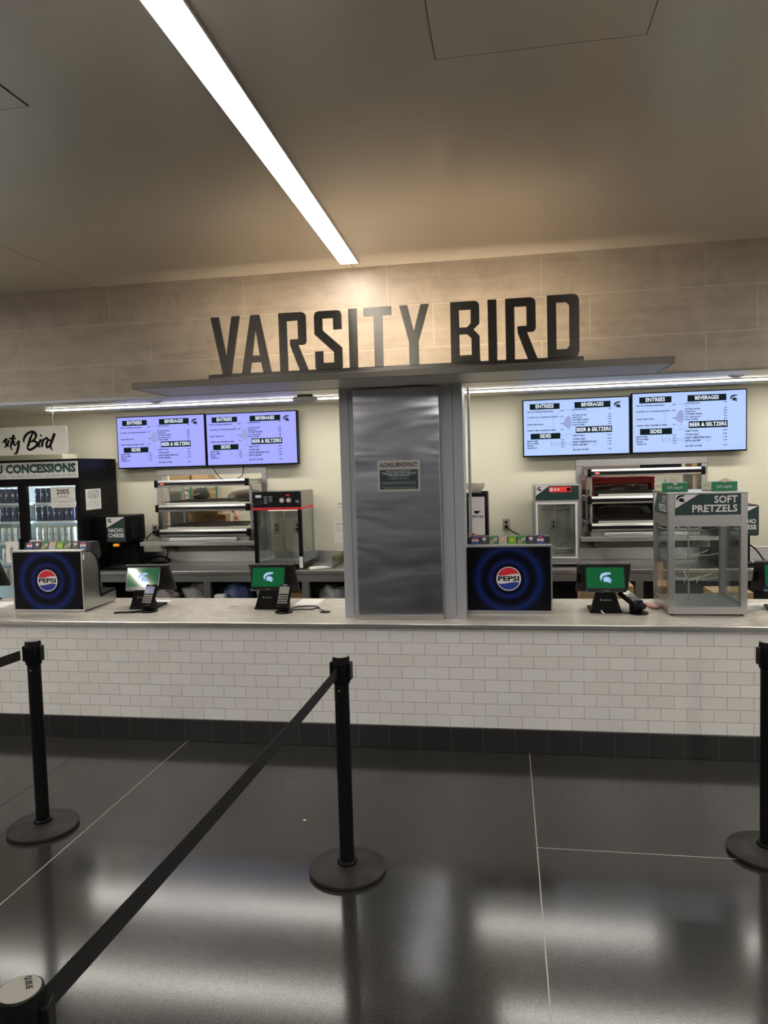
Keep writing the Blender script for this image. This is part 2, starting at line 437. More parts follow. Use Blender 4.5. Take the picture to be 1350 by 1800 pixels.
# lobby ceiling lamps: one seen, the others added out of view to brighten the lobby
def strip_lamp(label, x, y0, y1, skew=0.0, em=None):
    t = thing('ceiling_light', label, 'light', (x, y1, 3.15), skew, None)
    L = y1-y0; W = .055
    fr = MB()
    for a, b in ((-W-.007, -W), (W, W+.007)): fr.box(a, b, -L, 0, -.012, -.0004)
    fr.box(-W-.007, W+.007, -.0, .006, -.012, -.0004); fr.box(-W-.007, W+.007, -L-.006, -L, -.012, -.0004)
    fr.build('frame', M_STEELV, t)
    MB().box(-W, W, -L, 0, -.010, -.0004).build('diffuser', em or M_LOBBY, t)
    return t
strip_lamp('long white recessed ceiling light strip running to the stone fascia', -.475, -9.4, -.14, .0192, M_LOBBYD)
strip_lamp('added unseen ceiling light strip over the far left of the lobby', -4.62, -9.4, -.6)  # added fill strip, set where the left terminal's glare would come from
strip_lamp('added unseen ceiling light strip over the far right of the lobby', 3.68, -9.4, -.6)
strip_lamp('added unseen ceiling light strip over the lobby behind the viewer, left one', -2.8, -9.4, -5.2)
strip_lamp('added unseen ceiling light strip over the lobby behind the viewer, right one', 1.9, -9.4, -5.2)

# ------------------------------------------------------------------ setting: kitchen
BW = 2.72
KC = 2.54
struct('ceiling_kitchen', MB().box(-6.6, 5.2, .35, BW+.13, KC, KC+.1), M_KCEIL)
struct('trim_9', MB().box(-6.6, 5.2, .12, .35, 2.395, 2.62), mat('satin soffit', (.86,.82,.75), .32, .65))       # shutter housing behind the fascia
struct('trim_10', MB().box(-6.6, -1.80, -.004, .016, 2.375, 2.3945), M_GREYP)
struct('wall_side_left', MB().box(-6.72, -6.6, .12, 6.6, 0, 2.64), M_KWALL)
struct('wall_side_right', MB().box(5.2, 5.32, .12, 6.6, 0, 2.64), M_KWALL)
bwl = MB()
XL0, XL1, ZL0, ZL1 = -3.245, -2.03, 1.10, 1.89
XR0, XR1, ZR0, ZR1 = 1.155, 2.35, 1.10, 1.872
for a, b in ((-6.6, XL0), (XL1, XR0), (XR1, 5.2)): bwl.box(a, b, BW, BW+.13, 0, KC)
for a, b, c, d in ((XL0, XL1, ZL0, ZL1), (XR0, XR1, ZR0, ZR1)):
    bwl.box(a, b, BW, BW+.13, 0, c); bwl.box(a, b, BW, BW+.13, d, KC)
struct('wall_back', bwl, M_KWALL)
M_BTILE, *_ = brick_mat('white block wall', (.76,.72,.60), (.72,.68,.57), (.55,.51,.43), .40, .20, .003, 0, .05, .5, 2, .4)
struct('wall_cooking', MB().box(-6.6, 5.2, 4.75, 4.87, 0, 2.64), M_BTILE)
struct('ceiling_cooking', MB().box(-6.6, 5.2, BW+.13, 4.75, 2.60, 2.7), M_KCEIL)
# pass-through windows: steel frame and shelf
for nm, (a, b, c, d) in (('window_1', (XL0, XL1, ZL0, ZL1)), ('window_2', (XR0, XR1, ZR0, ZR1))):
    m = MB(); f = .055
    m.box(a-.012, b+.012, BW-.012, BW+.142, d-f, d+.012, .003)
    for x in (a-.012, b+.012-f): m.box(x, x+f, BW-.012, BW+.142, c, d-f, .003)
    m.box(a-.012, b+.012, BW-.012, BW+.142, c-.012, c+.02, .003)
    struct(nm, m, M_STEEL)
def kitchen_lamp(label, x0, x1, y):
    t = thing('ceiling_light', label, 'light', ((x0+x1)/2, y, KC), 0)
    h = (x1-x0)/2
    MB().box(-h-.01, h+.01, -.055, .055, -.010, -.0005, .002).build('frame', M_ALU, t)
    MB().box(-h, h, -.045, .045, -.015, -.010).build('diffuser', M_KLAMP, t)
kitchen_lamp('slim bright light strip across the kitchen ceiling above the menu screens', -4.08, 4.2, 2.10)
kitchen_lamp('second kitchen ceiling light strip close behind the counter, hidden by the fascia', -4.2, -.75, .95)
kitchen_lamp('added unseen third kitchen ceiling light strip close behind the counter, right of the column', .35, 4.2, .95)  # added out of sight to brighten the kitchen on this side
t = thing('ceiling_light', 'added unseen ceiling light of the cooking room behind the pass-through windows', 'light', (-.6, 3.75, 2.60), 0)  # added, unseen lamp that brightens what shows through the windows
MB().box(-4.2, 4.2, -.06, .06, -.02, -.0005).build('diffuser', M_KLAMP, t)
def detector(label, x, y):
    t = thing('smoke_detector', label, 'detector', (x, y, KC), 0, None)
    MB().lathe([(.070,-.0005),(.070,-.010),(.055,-.022),(.018,-.040),(.006,-.042)], 24).build('housing', M_WHITEP, t, smooth=40)
detector('cone shaped white detector on the kitchen ceiling above the left pair of menu screens', -2.68, 1.62)
detector('cone shaped white detector on the kitchen ceiling above the right pair of menu screens', 2.31, 1.64)
t = thing('ceiling_speaker', 'round grey access point hanging from the kitchen ceiling left of the column', 'speaker', (-1.30, 1.72, KC), 0)
MB().lathe([(.10,-.030),(.115,-.040),(.112,-.062),(.06,-.075)], 28).build('housing', mat('grey puck', (.42,.41,.38), .5), t, smooth=40)
MB().cyl((0,0,-.0005),(0,0,-.032),.07,n=20).build('mount', M_BLKM, t)

# ------------------------------------------------------------------ canopy, sign letters
cn = thing('canopy', 'flat bronze coloured metal canopy projecting from the stone fascia under the letters', 'canopy', (-.205, 0, 2.388), 0)
hw = 1.59
MB().box(-hw, hw, -.475, -.466, 0, .038, .0015).build('front_edge', M_CANOPY, cn)
MB().box(-hw+.001, hw-.001, -.466, -.0015, .0305, .037).build('top_plate', M_CANOPY, cn)
MB().box(-hw+.001, hw-.001, -.466, -.0015, .002, .008).build('soffit', mat('soffit white', (.60,.58,.56), .35), cn)
MB().box(-hw, -hw+.009, -.466, -.0015, 0, .038).box(hw-.009, hw, -.466, -.0015, 0, .038).build('side_edge', M_CANOPY, cn)
sg = thing('letter_sign', 'cut-out dark metal letters spelling the stall name, standing on the canopy', 'sign', (0, -.47, 2.427), 0)
zb = -2.427
def letter(poly, holes=None, name='letter'):
    q = MB().prism([(x, z+zb) for x, z in poly], -.004, .006, 'xz', hole=[[(x, z+zb) for x, z in h] for h in (holes or [])])
    return q.build(name, M_LETTER, sg)
MB().box(-1.293, .905, -.004, .006, 0, .0225).build('rail', M_LETTER, sg)
B0, T0 = 2.446, 2.790
letter([(-1.267,T0),(-1.215,T0),(-1.176,2.557),(-1.135,T0),(-1.083,T0),(-1.148,B0),(-1.202,B0)])
letter([(-1.083,B0),(-1.017,T0),(-.961,T0),(-.896,B0),(-.948,B0),(-.960,2.511),(-1.019,2.511),(-1.031,B0)], [[(-1.013,2.551),(-.988,2.705),(-.966,2.551)]])
def Rr(x0):  # letter R
    return [(x0,T0),(x0+.140,T0),(x0+.156,T0-.006),(x0+.167,T0-.022),(x0+.167,2.620),(x0+.160,2.604),(x0+.146,2.599),(x0+.118,2.599),(x0+.176,B0),(x0+.122,B0),(x0+.066,2.599),(x0+.066,2.634),(x0+.116,2.634),(x0+.116,2.742),(x0+.050,2.742),(x0+.050,B0),(x0,B0)]
letter(Rr(-.844))
letter([(-.628,2.762),(-.620,2.781),(-.604,T0-.002),(-.487,T0-.002),(-.470,2.781),(-.463,2.764),(-.463,2.677),(-.514,2.677),(-.514,2.744),(-.578,2.744),(-.578,2.676),(-.463,2.571),(-.463,2.462),(-.470,B0),(-.621,B0),(-.628,2.462),(-.628,2.556),(-.578,2.556),(-.578,2.487),(-.514,2.487),(-.514,2.547),(-.628,2.655)])
letter([(-.422,T0),(-.371,T0),(-.371,B0),(-.422,B0)])
letter([(-.332,T0),(-.168,T0),(-.168,2.741),(-.221,2.741),(-.221,B0),(-.273,B0),(-.273,2.741),(-.332,2.741)])
letter([(-.122,T0),(-.075,T0),(-.040,2.642),(.001,T0),(.050,T0),(-.014,2.580),(-.014,B0),(-.070,B0),(-.070,2.580)])
letter([(.170,T0),(.312,T0),(.326,2.783),(.334,2.767),(.334,2.662),(.300,2.631),(.334,2.593),(.334,2.464),(.338,B0),(.170,B0)], [[(.220,2.743),(.285,2.743),(.285,2.667),(.263,2.645),(.220,2.645)], [(.220,2.606),(.263,2.606),(.287,2.582),(.287,2.489),(.220,2.489)]])
letter([(.381,T0),(.431,T0),(.431,B0),(.381,B0)])
letter(Rr(.479))
letter([(.708,T0+.003),(.853,T0+.003),(.872,2.786),(.882,2.765),(.882,2.485),(.875,2.460),(.868,B0),(.708,B0)], [[(.758,2.750),(.811,2.750),(.828,2.734),(.828,2.511),(.811,2.494),(.758,2.494)]])
MB().box(-1.28, .895, .0460, .0600, .0006, .0030).build('light_strip', M_GLOW, sg)
MB().box(-1.285, .90, .030, .0450, .0006, .0265).box(-1.285, .90, .030, .0640, .0265, .0285).build('light_cover', M_CANOPY, sg)

# ------------------------------------------------------------------ column
cl = thing('column', 'grey column clad with a tall stainless panel standing on the counter', 'column', (-.225, .17, CZ), 0)
fr = MB()
fr.box(-.415, .415, .0, .30, .001, 2.395-CZ)
fr.build('frame', M_GREYP, cl)
g = MB()
for x in (-.350, .350): g.box(x-.0015, x+.0015, -.0012, .004, .02, 1.55)
g.build('groove', M_JDARK, cl)
MB().box(-.310, .265, -.055, -.0005, .03, 2.390-CZ, .003).build('cover_panel', M_PANEL, cl)
m = MB(); m.box(-.310, .265, -.060, -.0005, .001, .012); m.box(-.310, .265, -.0575, -.0005, .012, .03); m.build('base_trim', M_STEEL, cl)
t = thing('wall_notice', 'grey and green alcohol service notice on the stainless column panel', 'notice', (-.235, .1135, 1.80), 0)
def spot(name): return name
MB().box(-.142, .142, -.0012, .0005, -.098, .110).build('board', mat('foil grey', (.42,.39,.37), .35, .3), t)
MB().box(-.128, .128, -.002, -.0012, -.083, .047).build('panel', M_DGREEN, t)
MB().text('ALCOHOL SERVICE POLICY', 0, .066, .026, -.0022, .252, 'C', .03).build('heading', M_INK, t)
m = MB()
for i, (s, ww) in enumerate((('CARD 40 OR YOUNGER POLICY', .17), ('All guests who appear to be 40 years of age', .235), ('or younger must provide a valid form', .21), ('of acceptable identification', .15))):
    m.text(s, 0, .034-.0098*i, .006, -.0026, ww, 'C', .02)
for i, (s, ww) in enumerate((('Valid identification includes', .11), ('state identification, passport or military', .15))): m.text(s, 0, -.008-.008*i, .0035, -.0026, ww, 'C')
for i, (s, ww) in enumerate((('Guests who are intoxicated will not be served alcohol at any', .22), ('time and management reserves the right to refuse service and', .24), ('there is a limit of two drinks for each transaction here', .22))): m.text(s, 0, -.035-.008*i, .0035, -.0026, ww, 'C')
for i, (s, ww) in enumerate((('Please drink responsibly and never leave drinks with a minor', .235), ('and please plan for a safe ride home after the event', .21))): m.text(s, 0, -.069-.008*i, .0035, -.0026, ww, 'C')
m.build('lettering', M_WHITEP, t)
t = thing('conduit', 'thin vertical metal rod just right of the column, down to the counter', 'rod', (.197, .86, CZ), 0)
MB().cyl((0,0,.0005),(0,0,KC-CZ-.001),.011,n=12).build('rod', M_STEELD, t, smooth=40)
MB().box(-.018,.018,-.018,.018,.47,.51,.004).build('clamp', M_STEELD, t)

# ------------------------------------------------------------------ counter top
ct = thing('countertop', 'long pale veined stone counter top with stainless front edge', 'counter', (0, 0, .81), 0)
MB().box(-6.6, 5.2, -.022, .90, .0005, .03, .003).build('slab', M_QUARTZ, ct)
MB().box(-6.6, 5.2, -.032, -.0222, .0, .0302, .003).build('edge', M_STEEL, ct)
struct('wall_counter_back', MB().box(-6.6, 5.2, .55, .58, 0, .809), M_STEELD)
t = thing('cable_grommet', 'silver capped cable hole in the counter left of the middle terminal', 'grommet', (-1.58, .527, CZ), 0)
MB().lathe([(.036,.0003),(.036,.003),(.030,.0045),(.026,.0035)], 24).build('ring', M_ALU, t, smooth=40)
MB().cyl((0,0,.0003),(0,0,.0042),.026,n=20).build('cap', M_STEELD, t)
t = thing('cable_grommet', 'open black cable hole in the counter beside the column', 'grommet', (-.83, .352, CZ), 0)
MB().lathe([(.040,.0003),(.040,.003),(.034,.0042),(.030,.003)], 24).build('ring', M_BLK, t, smooth=40)

# ------------------------------------------------------------------ menu screens
def menu_screen(label, x0, z0, Wd, Hd, em, y=2.60):
    t = thing('menu_screen', label, 'screen', (x0, y, z0), 0, 'menu screens on the kitchen wall')
    MB().box(0, Wd, 0, .075, 0, Hd, .004).build('housing', M_BLK, t)
    MB().box(Wd*.2, Wd*.8, .075, .119, Hd*.3, Hd*.7).build('bracket', M_BLKM, t)
    bz = .011
    sc = MB().box(bz, Wd-bz, -.0012, .004, bz+.004, Hd-bz).build('screen', em, t)
    U = lambda u: bz+u*(Wd-2*bz); V = lambda v: Hd-bz-v*(Hd-2*bz-.004)
    for (u0, u1, v0, v1), (s, u, v, ww) in zip(((.06,.348,.06,.165), (.49,.83,.055,.165), (.065,.352,.60,.705), (.50,.842,.50,.615)), (('ENTREES', .204, .137, .17), ('BEVERAGES', .66, .135, .205), ('SIDES', .208, .678, .105), ('BEER & SELTZERS', .671, .585, .318))):
        hp = MB().box(U(u0), U(u1), -.0020, -.0013, V(v1), V(v0)).build('heading_panel', mat('screen dark green', (.001,.004,.004), .5, emit=(.003,.018,.018), es=.4, spec=.05), t)
        MB().text(s, U(u), V(v), .033, -.0026, ww*Wd, 'C', .026).build('heading', emission('screen white', (.80,.86,1.0), .95), hp)
    q = MB(); ms = (('THE OG CHICKEN SANDWICH', .215, .25), ("CLUCKIN' HOT CHICKEN SANDWICH", .315, .30), ('VARSITY BIRD BOWL', .445, .16), ('VARSITY BIRD TENDERS & FRIES', .555, .27))
    for s, v, ww in ms: q.text(s, U(.03), V(v), .0105, -.0022, ww*Wd, 'L', .05)
    for s, v in (('8.99', .210), ('10.99', .312), ('11.99', .442), ('11.99', .550), ('6.49', .735), ('5.49', .78), ('6.99', .825), ('2.99', .868)): q.text(s, U(.385), V(v), .0105, -.0022, None, 'R', .04)
    for s, v in (('FRENCH FRIES', .748), ('MAC & CHEESE', .790), ('PRETZEL', .832), ('CHEESE CUP', .873)): q.text(s, U(.03), V(v), .0112, -.0022, None, 'L', .045)
    for s, v in (('FOUNTAIN SODA', .200), ('BOTTLED WATER', .300), ('SPORTY JUG', .342), ('SOUVENIR TUMBLER', .384), ('HOT CHOCOLATE', .432), ('ROAST COFFEE', .474)): q.text(s, U(.468), V(v), .0112, -.0022, None, 'L', .045)
    for s, v in (('7.49', .200), ('4.99', .300), ('10.99', .342), ('14.99', .384), ('4.99', .432), ('4.49', .474)): q.text(s, U(.835), V(v), .0105, -.0022, None, 'R', .04)
    for s, v in (('LABATT BLUE', .672), ('COORS LIGHT', .732), ('NORTH PEAK SPARTA IPA', .785), ('NUTRL SELTZER', .838), ('LBC NET CUTTER', .928)): q.text(s, U(.468), V(v), .0128, -.0022, None, 'L', .045)
    for s, v in (('10.99', .672), ('10.99', .732), ('11.99', .785), ('11.99', .838), ('11.99', .928)): q.text(s, U(.835), V(v), .0115, -.0022, None, 'R', .04)
    q.build('lettering', mat('screen ink', (.003,.004,.006), .5, emit=(.02,.035,.06), es=.5, spec=.05), t)
    q = MB()
    for s, u, v, ww in (('served with pickles and house sauce on a bun', .03, .255, .26), ('spicy fried chicken with slaw, pickles, served on a toasted', .03, .352, .33), ('bun with sauce', .03, .382, .10), ('fried chicken over rice with house sauce', .03, .482, .26), ('lemon and orange', .468, .880, .15), ('prices include sales tax', .88, .965, .12), ('pick any flavor at the fountain', .468, .233, .21)):
        q.text(s, U(u) if u < .8 else U(.86), V(v), .0075, -.0022, ww*Wd, 'L')
    q.build('small_print', mat('screen grey ink', (.1,.1,.1), .5, emit=(.22,.27,.42), es=.8), t)
    helmet(MB(), U(.862), V(.19), .062, -.0024).build('emblem', mat('screen ink', (.01,.01,.01)), t)
    q = MB(); cx, cz = U(.41), V(.42)
    q.prism(ell(cx, cz, .125, .125), -.0016, None, 'xz', hole=[ell(cx, cz, .121, .121)[::-1]])
    q.prism([(cx-.03,cz-.02),(cx-.01,cz+.04),(cx+.02,cz+.07),(cx+.045,cz+.05),(cx+.05,cz-.02),(cx+.03,cz-.06),(cx,cz-.045)], -.0016, None, 'xz')
    q.prism(ell(cx+.02, cz-.09, .022, .022, 16), -.0016, None, 'xz', hole=[ell(cx+.02, cz-.09, .018, .018, 16)[::-1]])
    q.text('Varsity Bird', U(.26), V(.84), .055, -.0017, .44*Wd, 'L', -.012, shear=.35)
    q.build('watermark', mat('screen mark', (.1,.1,.1), emit=(.17,.24,.60), es=.95), t)
    return t
EM_L = emission('screen violet', (.36,.38,1.0), .97); EM_R = emission('screen blue', (.44,.59,1.0), .95)
menu_screen('leftmost of the four menu screens, violet tinted, above the left pass-through', -3.632, 1.920, 1.000, .556, EM_L)
menu_screen('second menu screen from the left, violet tinted, nearest the column', -2.624, 1.920, .988, .552, EM_L)
menu_screen('third menu screen, pale blue, first one right of the column', .634, 1.920, 1.004, .556, EM_R)
menu_screen('rightmost menu screen, pale blue, mounted slightly higher at the far right', 1.652, 1.922, 1.030, .577, EM_R)
t = thing('power_cord', 'black cord looping below the left pair of menu screens', 'cord', (-2.50, 2.66, 1.93), 0)
MB().tube([(-.09,0,-.012),(-.06,-.02,-.06),(0,-.03,-.135),(.09,-.03,-.16),(.18,-.03,-.15),(.245,-.02,-.11),(.25,0,-.012)], .005).build('cord', M_BLK, t, smooth=True)

# ------------------------------------------------------------------ back counter
bc = thing('back_counter', 'long stainless work counter along the kitchen wall', 'counter', (0, 2.02, 0), 0)
MB().box(-3.69, 5.1, 0, .66, .862, .90, .004).build('top', M_STEEL, bc)
MB().box(-3.69, 5.1, .02, .05, .79, .862).build('apron', M_STEELD, bc)
MB().box(-3.69, 5.1, .655, .695, .90, 1.02, .004).build('backsplash', M_STEEL, bc)
for x in (-3.6, -2.45, -1.45, -.35, .65, 1.62, 2.75, 4.9):
    MB().box(x-.035, x+.035, .03, .10, .001, .86).build('leg', M_STEELD, bc)
MB().box(-3.69, 5.1, .05, .62, .43, .455).build('shelf', M_STEELD, bc)
MB().box(-3.69, 5.1, .64, .655, .05, .86).build('back_panel', mat('dark steel', (.04,.038,.035), .5, .4), bc)
def lump(name, label, cat, loc, sx, sy, sz, m, seed, amp=.18):
    t = MB().ball((0,0,sz), 1.0, (sx, sy, sz), seg=24)
    rnd = random.Random(seed); ph = [rnd.uniform(0, 6) for _ in range(9)]
    for v in t.bm.verts:
        d = math.sin(v.co.x*38+ph[0])*math.cos(v.co.z*33+ph[1])+.6*math.sin(v.co.y*51+v.co.x*29+ph[2])+.5*math.cos(v.co.z*67+v.co.y*20+ph[3])
        k = 1+amp*d; v.co.x *= k; v.co.y *= k; v.co.z = max(0, v.co.z*(1+amp*.6*d))
    o = t.build(name, m, None, smooth=60); o.location = loc; return tag(o, label, cat)
M_BAG = mat('plastic bag', (.62,.60,.55), .35); M_BAGB = mat('blue bag', (.10,.16,.36), .35); M_BAGG = mat('grey bag', (.50,.50,.50), .3)
lump('plastic_bag', 'creamy crumpled bag of cups below the back counter behind the card reader', 'bag', (-3.02, 2.30, .456), .15, .14, .135, M_BAG, 1)
lump('plastic_bag', 'crumpled white bag on the shelf left of the steel leg', 'bag', (-2.66, 2.30, .456), .13, .14, .14, M_BAG, 2)
lump('plastic_bag', 'blue bag on the shelf right of the steel leg', 'bag', (-2.23, 2.32, .456), .13, .15, .155, M_BAGB, 3)
lump('plastic_bag', 'grey and white bag on the shelf beside the blue bag', 'bag', (-1.94, 2.30, .456), .085, .15, .135, M_BAGG, 4)
lump('plastic_bag', 'grey crumpled bag on the shelf under the black warming cabinet', 'bag', (-1.22, 2.30, .456), .14, .15, .13, M_BAGG, 5)
lump('plastic_bag', 'clear crumpled bag on the shelf near the sink drain', 'bag', (-.90, 2.32, .456), .14, .15, .135, M_BAGG, 6)
t = thing('white_carton', 'white printed carton in front of the blue bag under the counter', 'carton', (-2.335, 2.105, .456), 0)
MB().box(-.05,.05,-.04,.04,.0005,.20,.003).build('body', M_WHITE, t); MB().box(-.05,.05,-.0415,-.04,.05,.10).build('band', M_BLUE, t)
def carton(label, loc, sx, sy, sz, m, rz=0, tape=True, name='cardboard_box'):
    t = thing(name, label, 'box', loc, rz)
    MB().box(-sx/2, sx/2, -sy/2, sy/2, .0006, sz, .003).build('body', m, t)
    if tape: MB().box(-sx/2*.99, sx/2*.99, -.02, .02, sz-.0002, sz+.0006).build('tape', M_CARDL if m is M_CARD else M_CARD, t)
    return t
carton('brown cardboard box on the shelf below the middle terminal', (-1.66, 2.36, .456), .26, .26, .19, M_CARD)
# sink at the end of the counter
SK = tr(-.93, .31, .90)
s = MB(); s.box(-.24,.24,-.22,-.20,.0005,.014,.002,M=SK); s.box(-.24,.24,.20,.22,.0005,.014,.002,M=SK); s.box(-.24,-.22,-.20,.20,.0005,.014,.002,M=SK); s.box(.22,.24,-.20,.20,.0005,.014,.002,M=SK); t = s.build('sink', M_STEEL, bc)
MB().box(-.22,.22,-.20,.20,.0004,.003,M=SK).build('basin', M_STEELD, t)
MB().box(-.262,-.258,-.24,.26,.0005,.13,M=SK).build('splash_guard', M_STEEL, t)
MB().cyl((0.15,.12,-.45),(.15,.12,-.112),.028,n=12,M=SK).build('drain_pipe', M_STEELD, t)
t = thing('soap_bottle', 'clear pump bottle of yellow-green soap beside the sink', 'bottle', (-1.13, 2.595, .904), 0)
MB().lathe([(.030,.0005),(.033,.01),(.033,.075)], 20).build('soap', mat('yellow soap', (.50,.52,.02), .2), t, smooth=40)
MB().lathe([(.0335,.075),(.033,.125),(.018,.15),(.014,.16)], 20).build('bottle', mat('clear green', (.60,.68,.48), .15), t, smooth=40)
MB().lathe([(.016,.16),(.016,.175),(.005,.178),(.005,.195)], 12).box(-.035,.005,-.005,.005,.193,.201).build('pump', M_WHITE, t)
t = thing('counter_sign', 'small black sign with white words standing behind the sink', 'sign', (-1.00, 2.62, .9005), 0)
MB().box(-.075,.10,-.004,.006,.03,.14,.002).box(-.02,.03,-.02,.03,.0005,.03).build('board', M_BLK, t)
MB().text('Employees', -.062, .105, .018, -.0046, .10, 'L', .03).text('must wash', -.062, .080, .018, -.0046, .11, 'L', .03).text('hands', -.062, .055, .018, -.0046, .06, 'L', .03).build('lettering', M_WHITEP, t)
t = thing('folded_cloth', 'white folded cloth beside the black warming cabinet', 'cloth', (-1.33, 2.14, .90), .5)
MB().box(-.10,.10,-.04,.04,.0006,.012,.005).box(-.09,.08,-.035,.03,.012,.022,.005).build('cloth', M_PAPER, t, smooth=40)
# outlets
def outlet(label, x, z, plug=False, cord=None):
    t = thing('wall_outlet', label, 'outlet', (x, BW-.001, z), 0)
    MB().box(-.036,.036,-.006,.0005,-.057,.057,.002).build('plate', mat('outlet plate', (.45,.42,.37), .4, .4), t)
    for zz in (.022, -.022): MB().cyl((0,-.0062,zz),(0,-.0085,zz),.0165,n=16).build('socket', M_DGREY, t)
    if plug: MB().box(-.015,.015,-.035,-.009,-.038,-.008,.004).build('plug', M_BLK, t)
outlet('steel outlet on the cream wall right of the coffee machine with a black plug', .46, 1.258, True)
outlet('steel outlet on the wall seen through the black warming cabinet', -1.70, 1.262, True)
outlet('dark outlet on the wall left of the heated rack', -3.30, 1.252, True)
outlet('pale outlet on the wall behind the heated rack end, left of the cabinet outlet', -1.93, 1.258)
outlet('outlet on the wall seen through the small white warmer', .93, 1.252)
outlet('outlet plate on the wall right behind the metal rod', .05, 1.30)
def cord(label, pts, r=.006, m=None):
    x, y, z = pts[0]
    t = thing('power_cord', label, 'cord', (x, y, z), 0)
    # smooth the path
    P = [Vector(p) for p in pts]; Q = []
    for i in range(len(P)-1):
        p0, p1, p2, p3 = P[max(i-1,0)], P[i], P[i+1], P[min(i+2,len(P)-1)]
        for k in range(6):
            u = k/6; Q.append(.5*((2*p1)+(p2-p0)*u+(2*p0-5*p1+4*p2-p3)*u*u+(3*p1-p0-3*p2+p3)*u**3))
    Q.append(P[-1])
    MB().tube([q-P[0] for q in Q], r).build('cord', m or M_BLK, t, smooth=True)
cord('black cord dropping from the outlet beside the coffee machine', [(.46,2.68,1.235),(.52,2.66,1.19),(.60,2.64,1.15),(.66,2.63,1.13),(.70,2.62,1.12)])
cord('thin black cord hanging from the outlet behind the cabinet glass', [(-1.70,2.68,1.24),(-1.66,2.68,1.15),(-1.60,2.68,1.06),(-1.57,2.66,1.03)], .004)
cord('black coiled cord beside the left cheese dispenser', [(-3.18,2.62,.915),(-3.26,2.50,.93),(-3.20,2.42,.99),(-3.08,2.40,1.0),(-3.02,2.46,.95),(-3.12,2.52,.915),(-3.24,2.55,.91)], .010)
cord('cord hanging from the shelf bracket left of the heated rack', [(-3.30,2.66,1.235),(-3.34,2.60,1.18),(-3.33,2.58,1.16)], .006)
cord('dark cord hanging below the left pass-through shelf', [(-3.09,2.50,1.10),(-3.05,2.48,1.05),(-3.06,2.46,.98),(-3.11,2.46,.925)], .006)

# papers on the wall
def notice(label, x, y, z, w, h, m, lines, rz=0, name='paper_notice', frame=False):
    t = thing(name, label, 'notice', (x, y, z), rz)
    MB().box(-w/2, w/2, -.0012, .0004, 0, h).build('sheet', m, t)
    q = MB(); 
    for s, zz, hh, ww in lines: q.text(s, 0, zz, hh, -.0018, ww, 'C', .02)
    q.build('lettering', M_INK, t)
    return t
notice('white paper notice taped to the cream wall beside the column', -1.235, BW-.001, 1.09, .16, .22, M_PAPER, [('HAND WASHING', .19, .010, .11), ('Wet hands and apply soap', .165, .006, .12), ('Scrub for twenty seconds', .145, .006, .12), ('Rinse and dry with a towel', .125, .006, .12)])
notice('small pale wall placard high beside the column', -1.22, BW-.001, 1.44, .13, .085, mat('placard', (.70,.67,.58), .5), [('CLEAN', .05, .016, .07), ('hands only', .022, .006, .08)])

# ------------------------------------------------------------------ glass-door fridge and its cans
FX1, FY = -3.706, 1.97
fg = thing('display_fridge', 'tall black glass-door drinks fridge with a lit sign on top', 'fridge', (-4.35, FY, 0), 0)
fx0, fx1 = -.66, .644    # fridge spans x -5.01 .. -3.706
bd = MB()
bd.box(fx0, fx1, .051, .71, 1.815, 2.035, .004); bd.box(fx0, fx1, .02, .051, 1.838, 2.035, .003); bd.box(fx0, fx0+.05, .051, .71, .10, 1.815); bd.box(fx1-.05, fx1, .051, .71, .10, 1.815)
bd.box(fx0+.05, fx1-.05, .66, .71, .10, 1.815); bd.box(fx0, fx1, .05, .71, .001, .10)
bd.build('cabinet', M_BLK, fg)
MB().box(fx0+.05, fx1-.05, .645, .66, .10, 1.815).box(fx0+.05, fx0+.055, .07, .645, .10, 1.815).box(fx1-.055, fx1-.05, .07, .645, .10, 1.815).build('liner', mat('fridge liner', (.70,.74,.75), .4), fg)
MB().box(fx0+.015, fx1-.015, .004, .02, 1.845, 2.01, .002).build('sign_panel', M_WHITEP, fg)
MB().text('MSU CONCESSIONS', fx1-.030, 1.908, .078, .003, 1.02, 'R', .055).build('heading', M_GREEN, fg)
MB().text('GO GREEN GO WHITE  -  GO GREEN GO WHITE  -  GO GREEN GO WHITE', fx1-.030, 1.862, .023, .003, 1.10, 'R', .0).build('lettering', M_GREYINK, fg)
for a, b in ((fx0, .01), (.012, fx1)):
    d = MB(); f = .045
    d.box(a, a+f, 0, .05, .12, 1.835, .004); d.box(b-f, b, 0, .05, .12, 1.835, .004); d.box(a+f, b-f, 0, .05, 1.77, 1.835, .004); d.box(a+f, b-f, 0, .05, .12, .20, .004)
    dr = d.build('door', M_BLK, fg)
    MB().box(a+f, b-f, .02, .026, .20, 1.77).build('pane', M_GLASSF, dr)
    hx = b-.022 if a < 0 else a+.022
    MB().box(hx-.010, hx+.010, -.040, -.022, .85, 1.25, .004).box(hx-.008, hx+.008, -.022, .001, .87, .89).box(hx-.008, hx+.008, -.022, .001, 1.21, 1.23).build('handle', M_BLK, dr)
SHZ = (1.600, 1.412, 1.196, .985, .77)
for z in SHZ:
    MB().box(fx0+.056, fx1-.056, .10, .64, z-.012, z-.0005).box(fx0+.056, fx1-.056, .088, .10, z-.022, z).build('shelf', mat('fridge shelf', (.78,.82,.82), .4), fg)
for x in (fx0+.062, .0, fx1-.062):
    MB().box(x-.008, x+.008, .075, .086, .30, 1.80).build('light_tube', M_FLED, fg)
MB().box(fx0+.06, fx1-.06, .12, .16, 1.800, 1.8145).build('light_tube', M_FLED, fg)
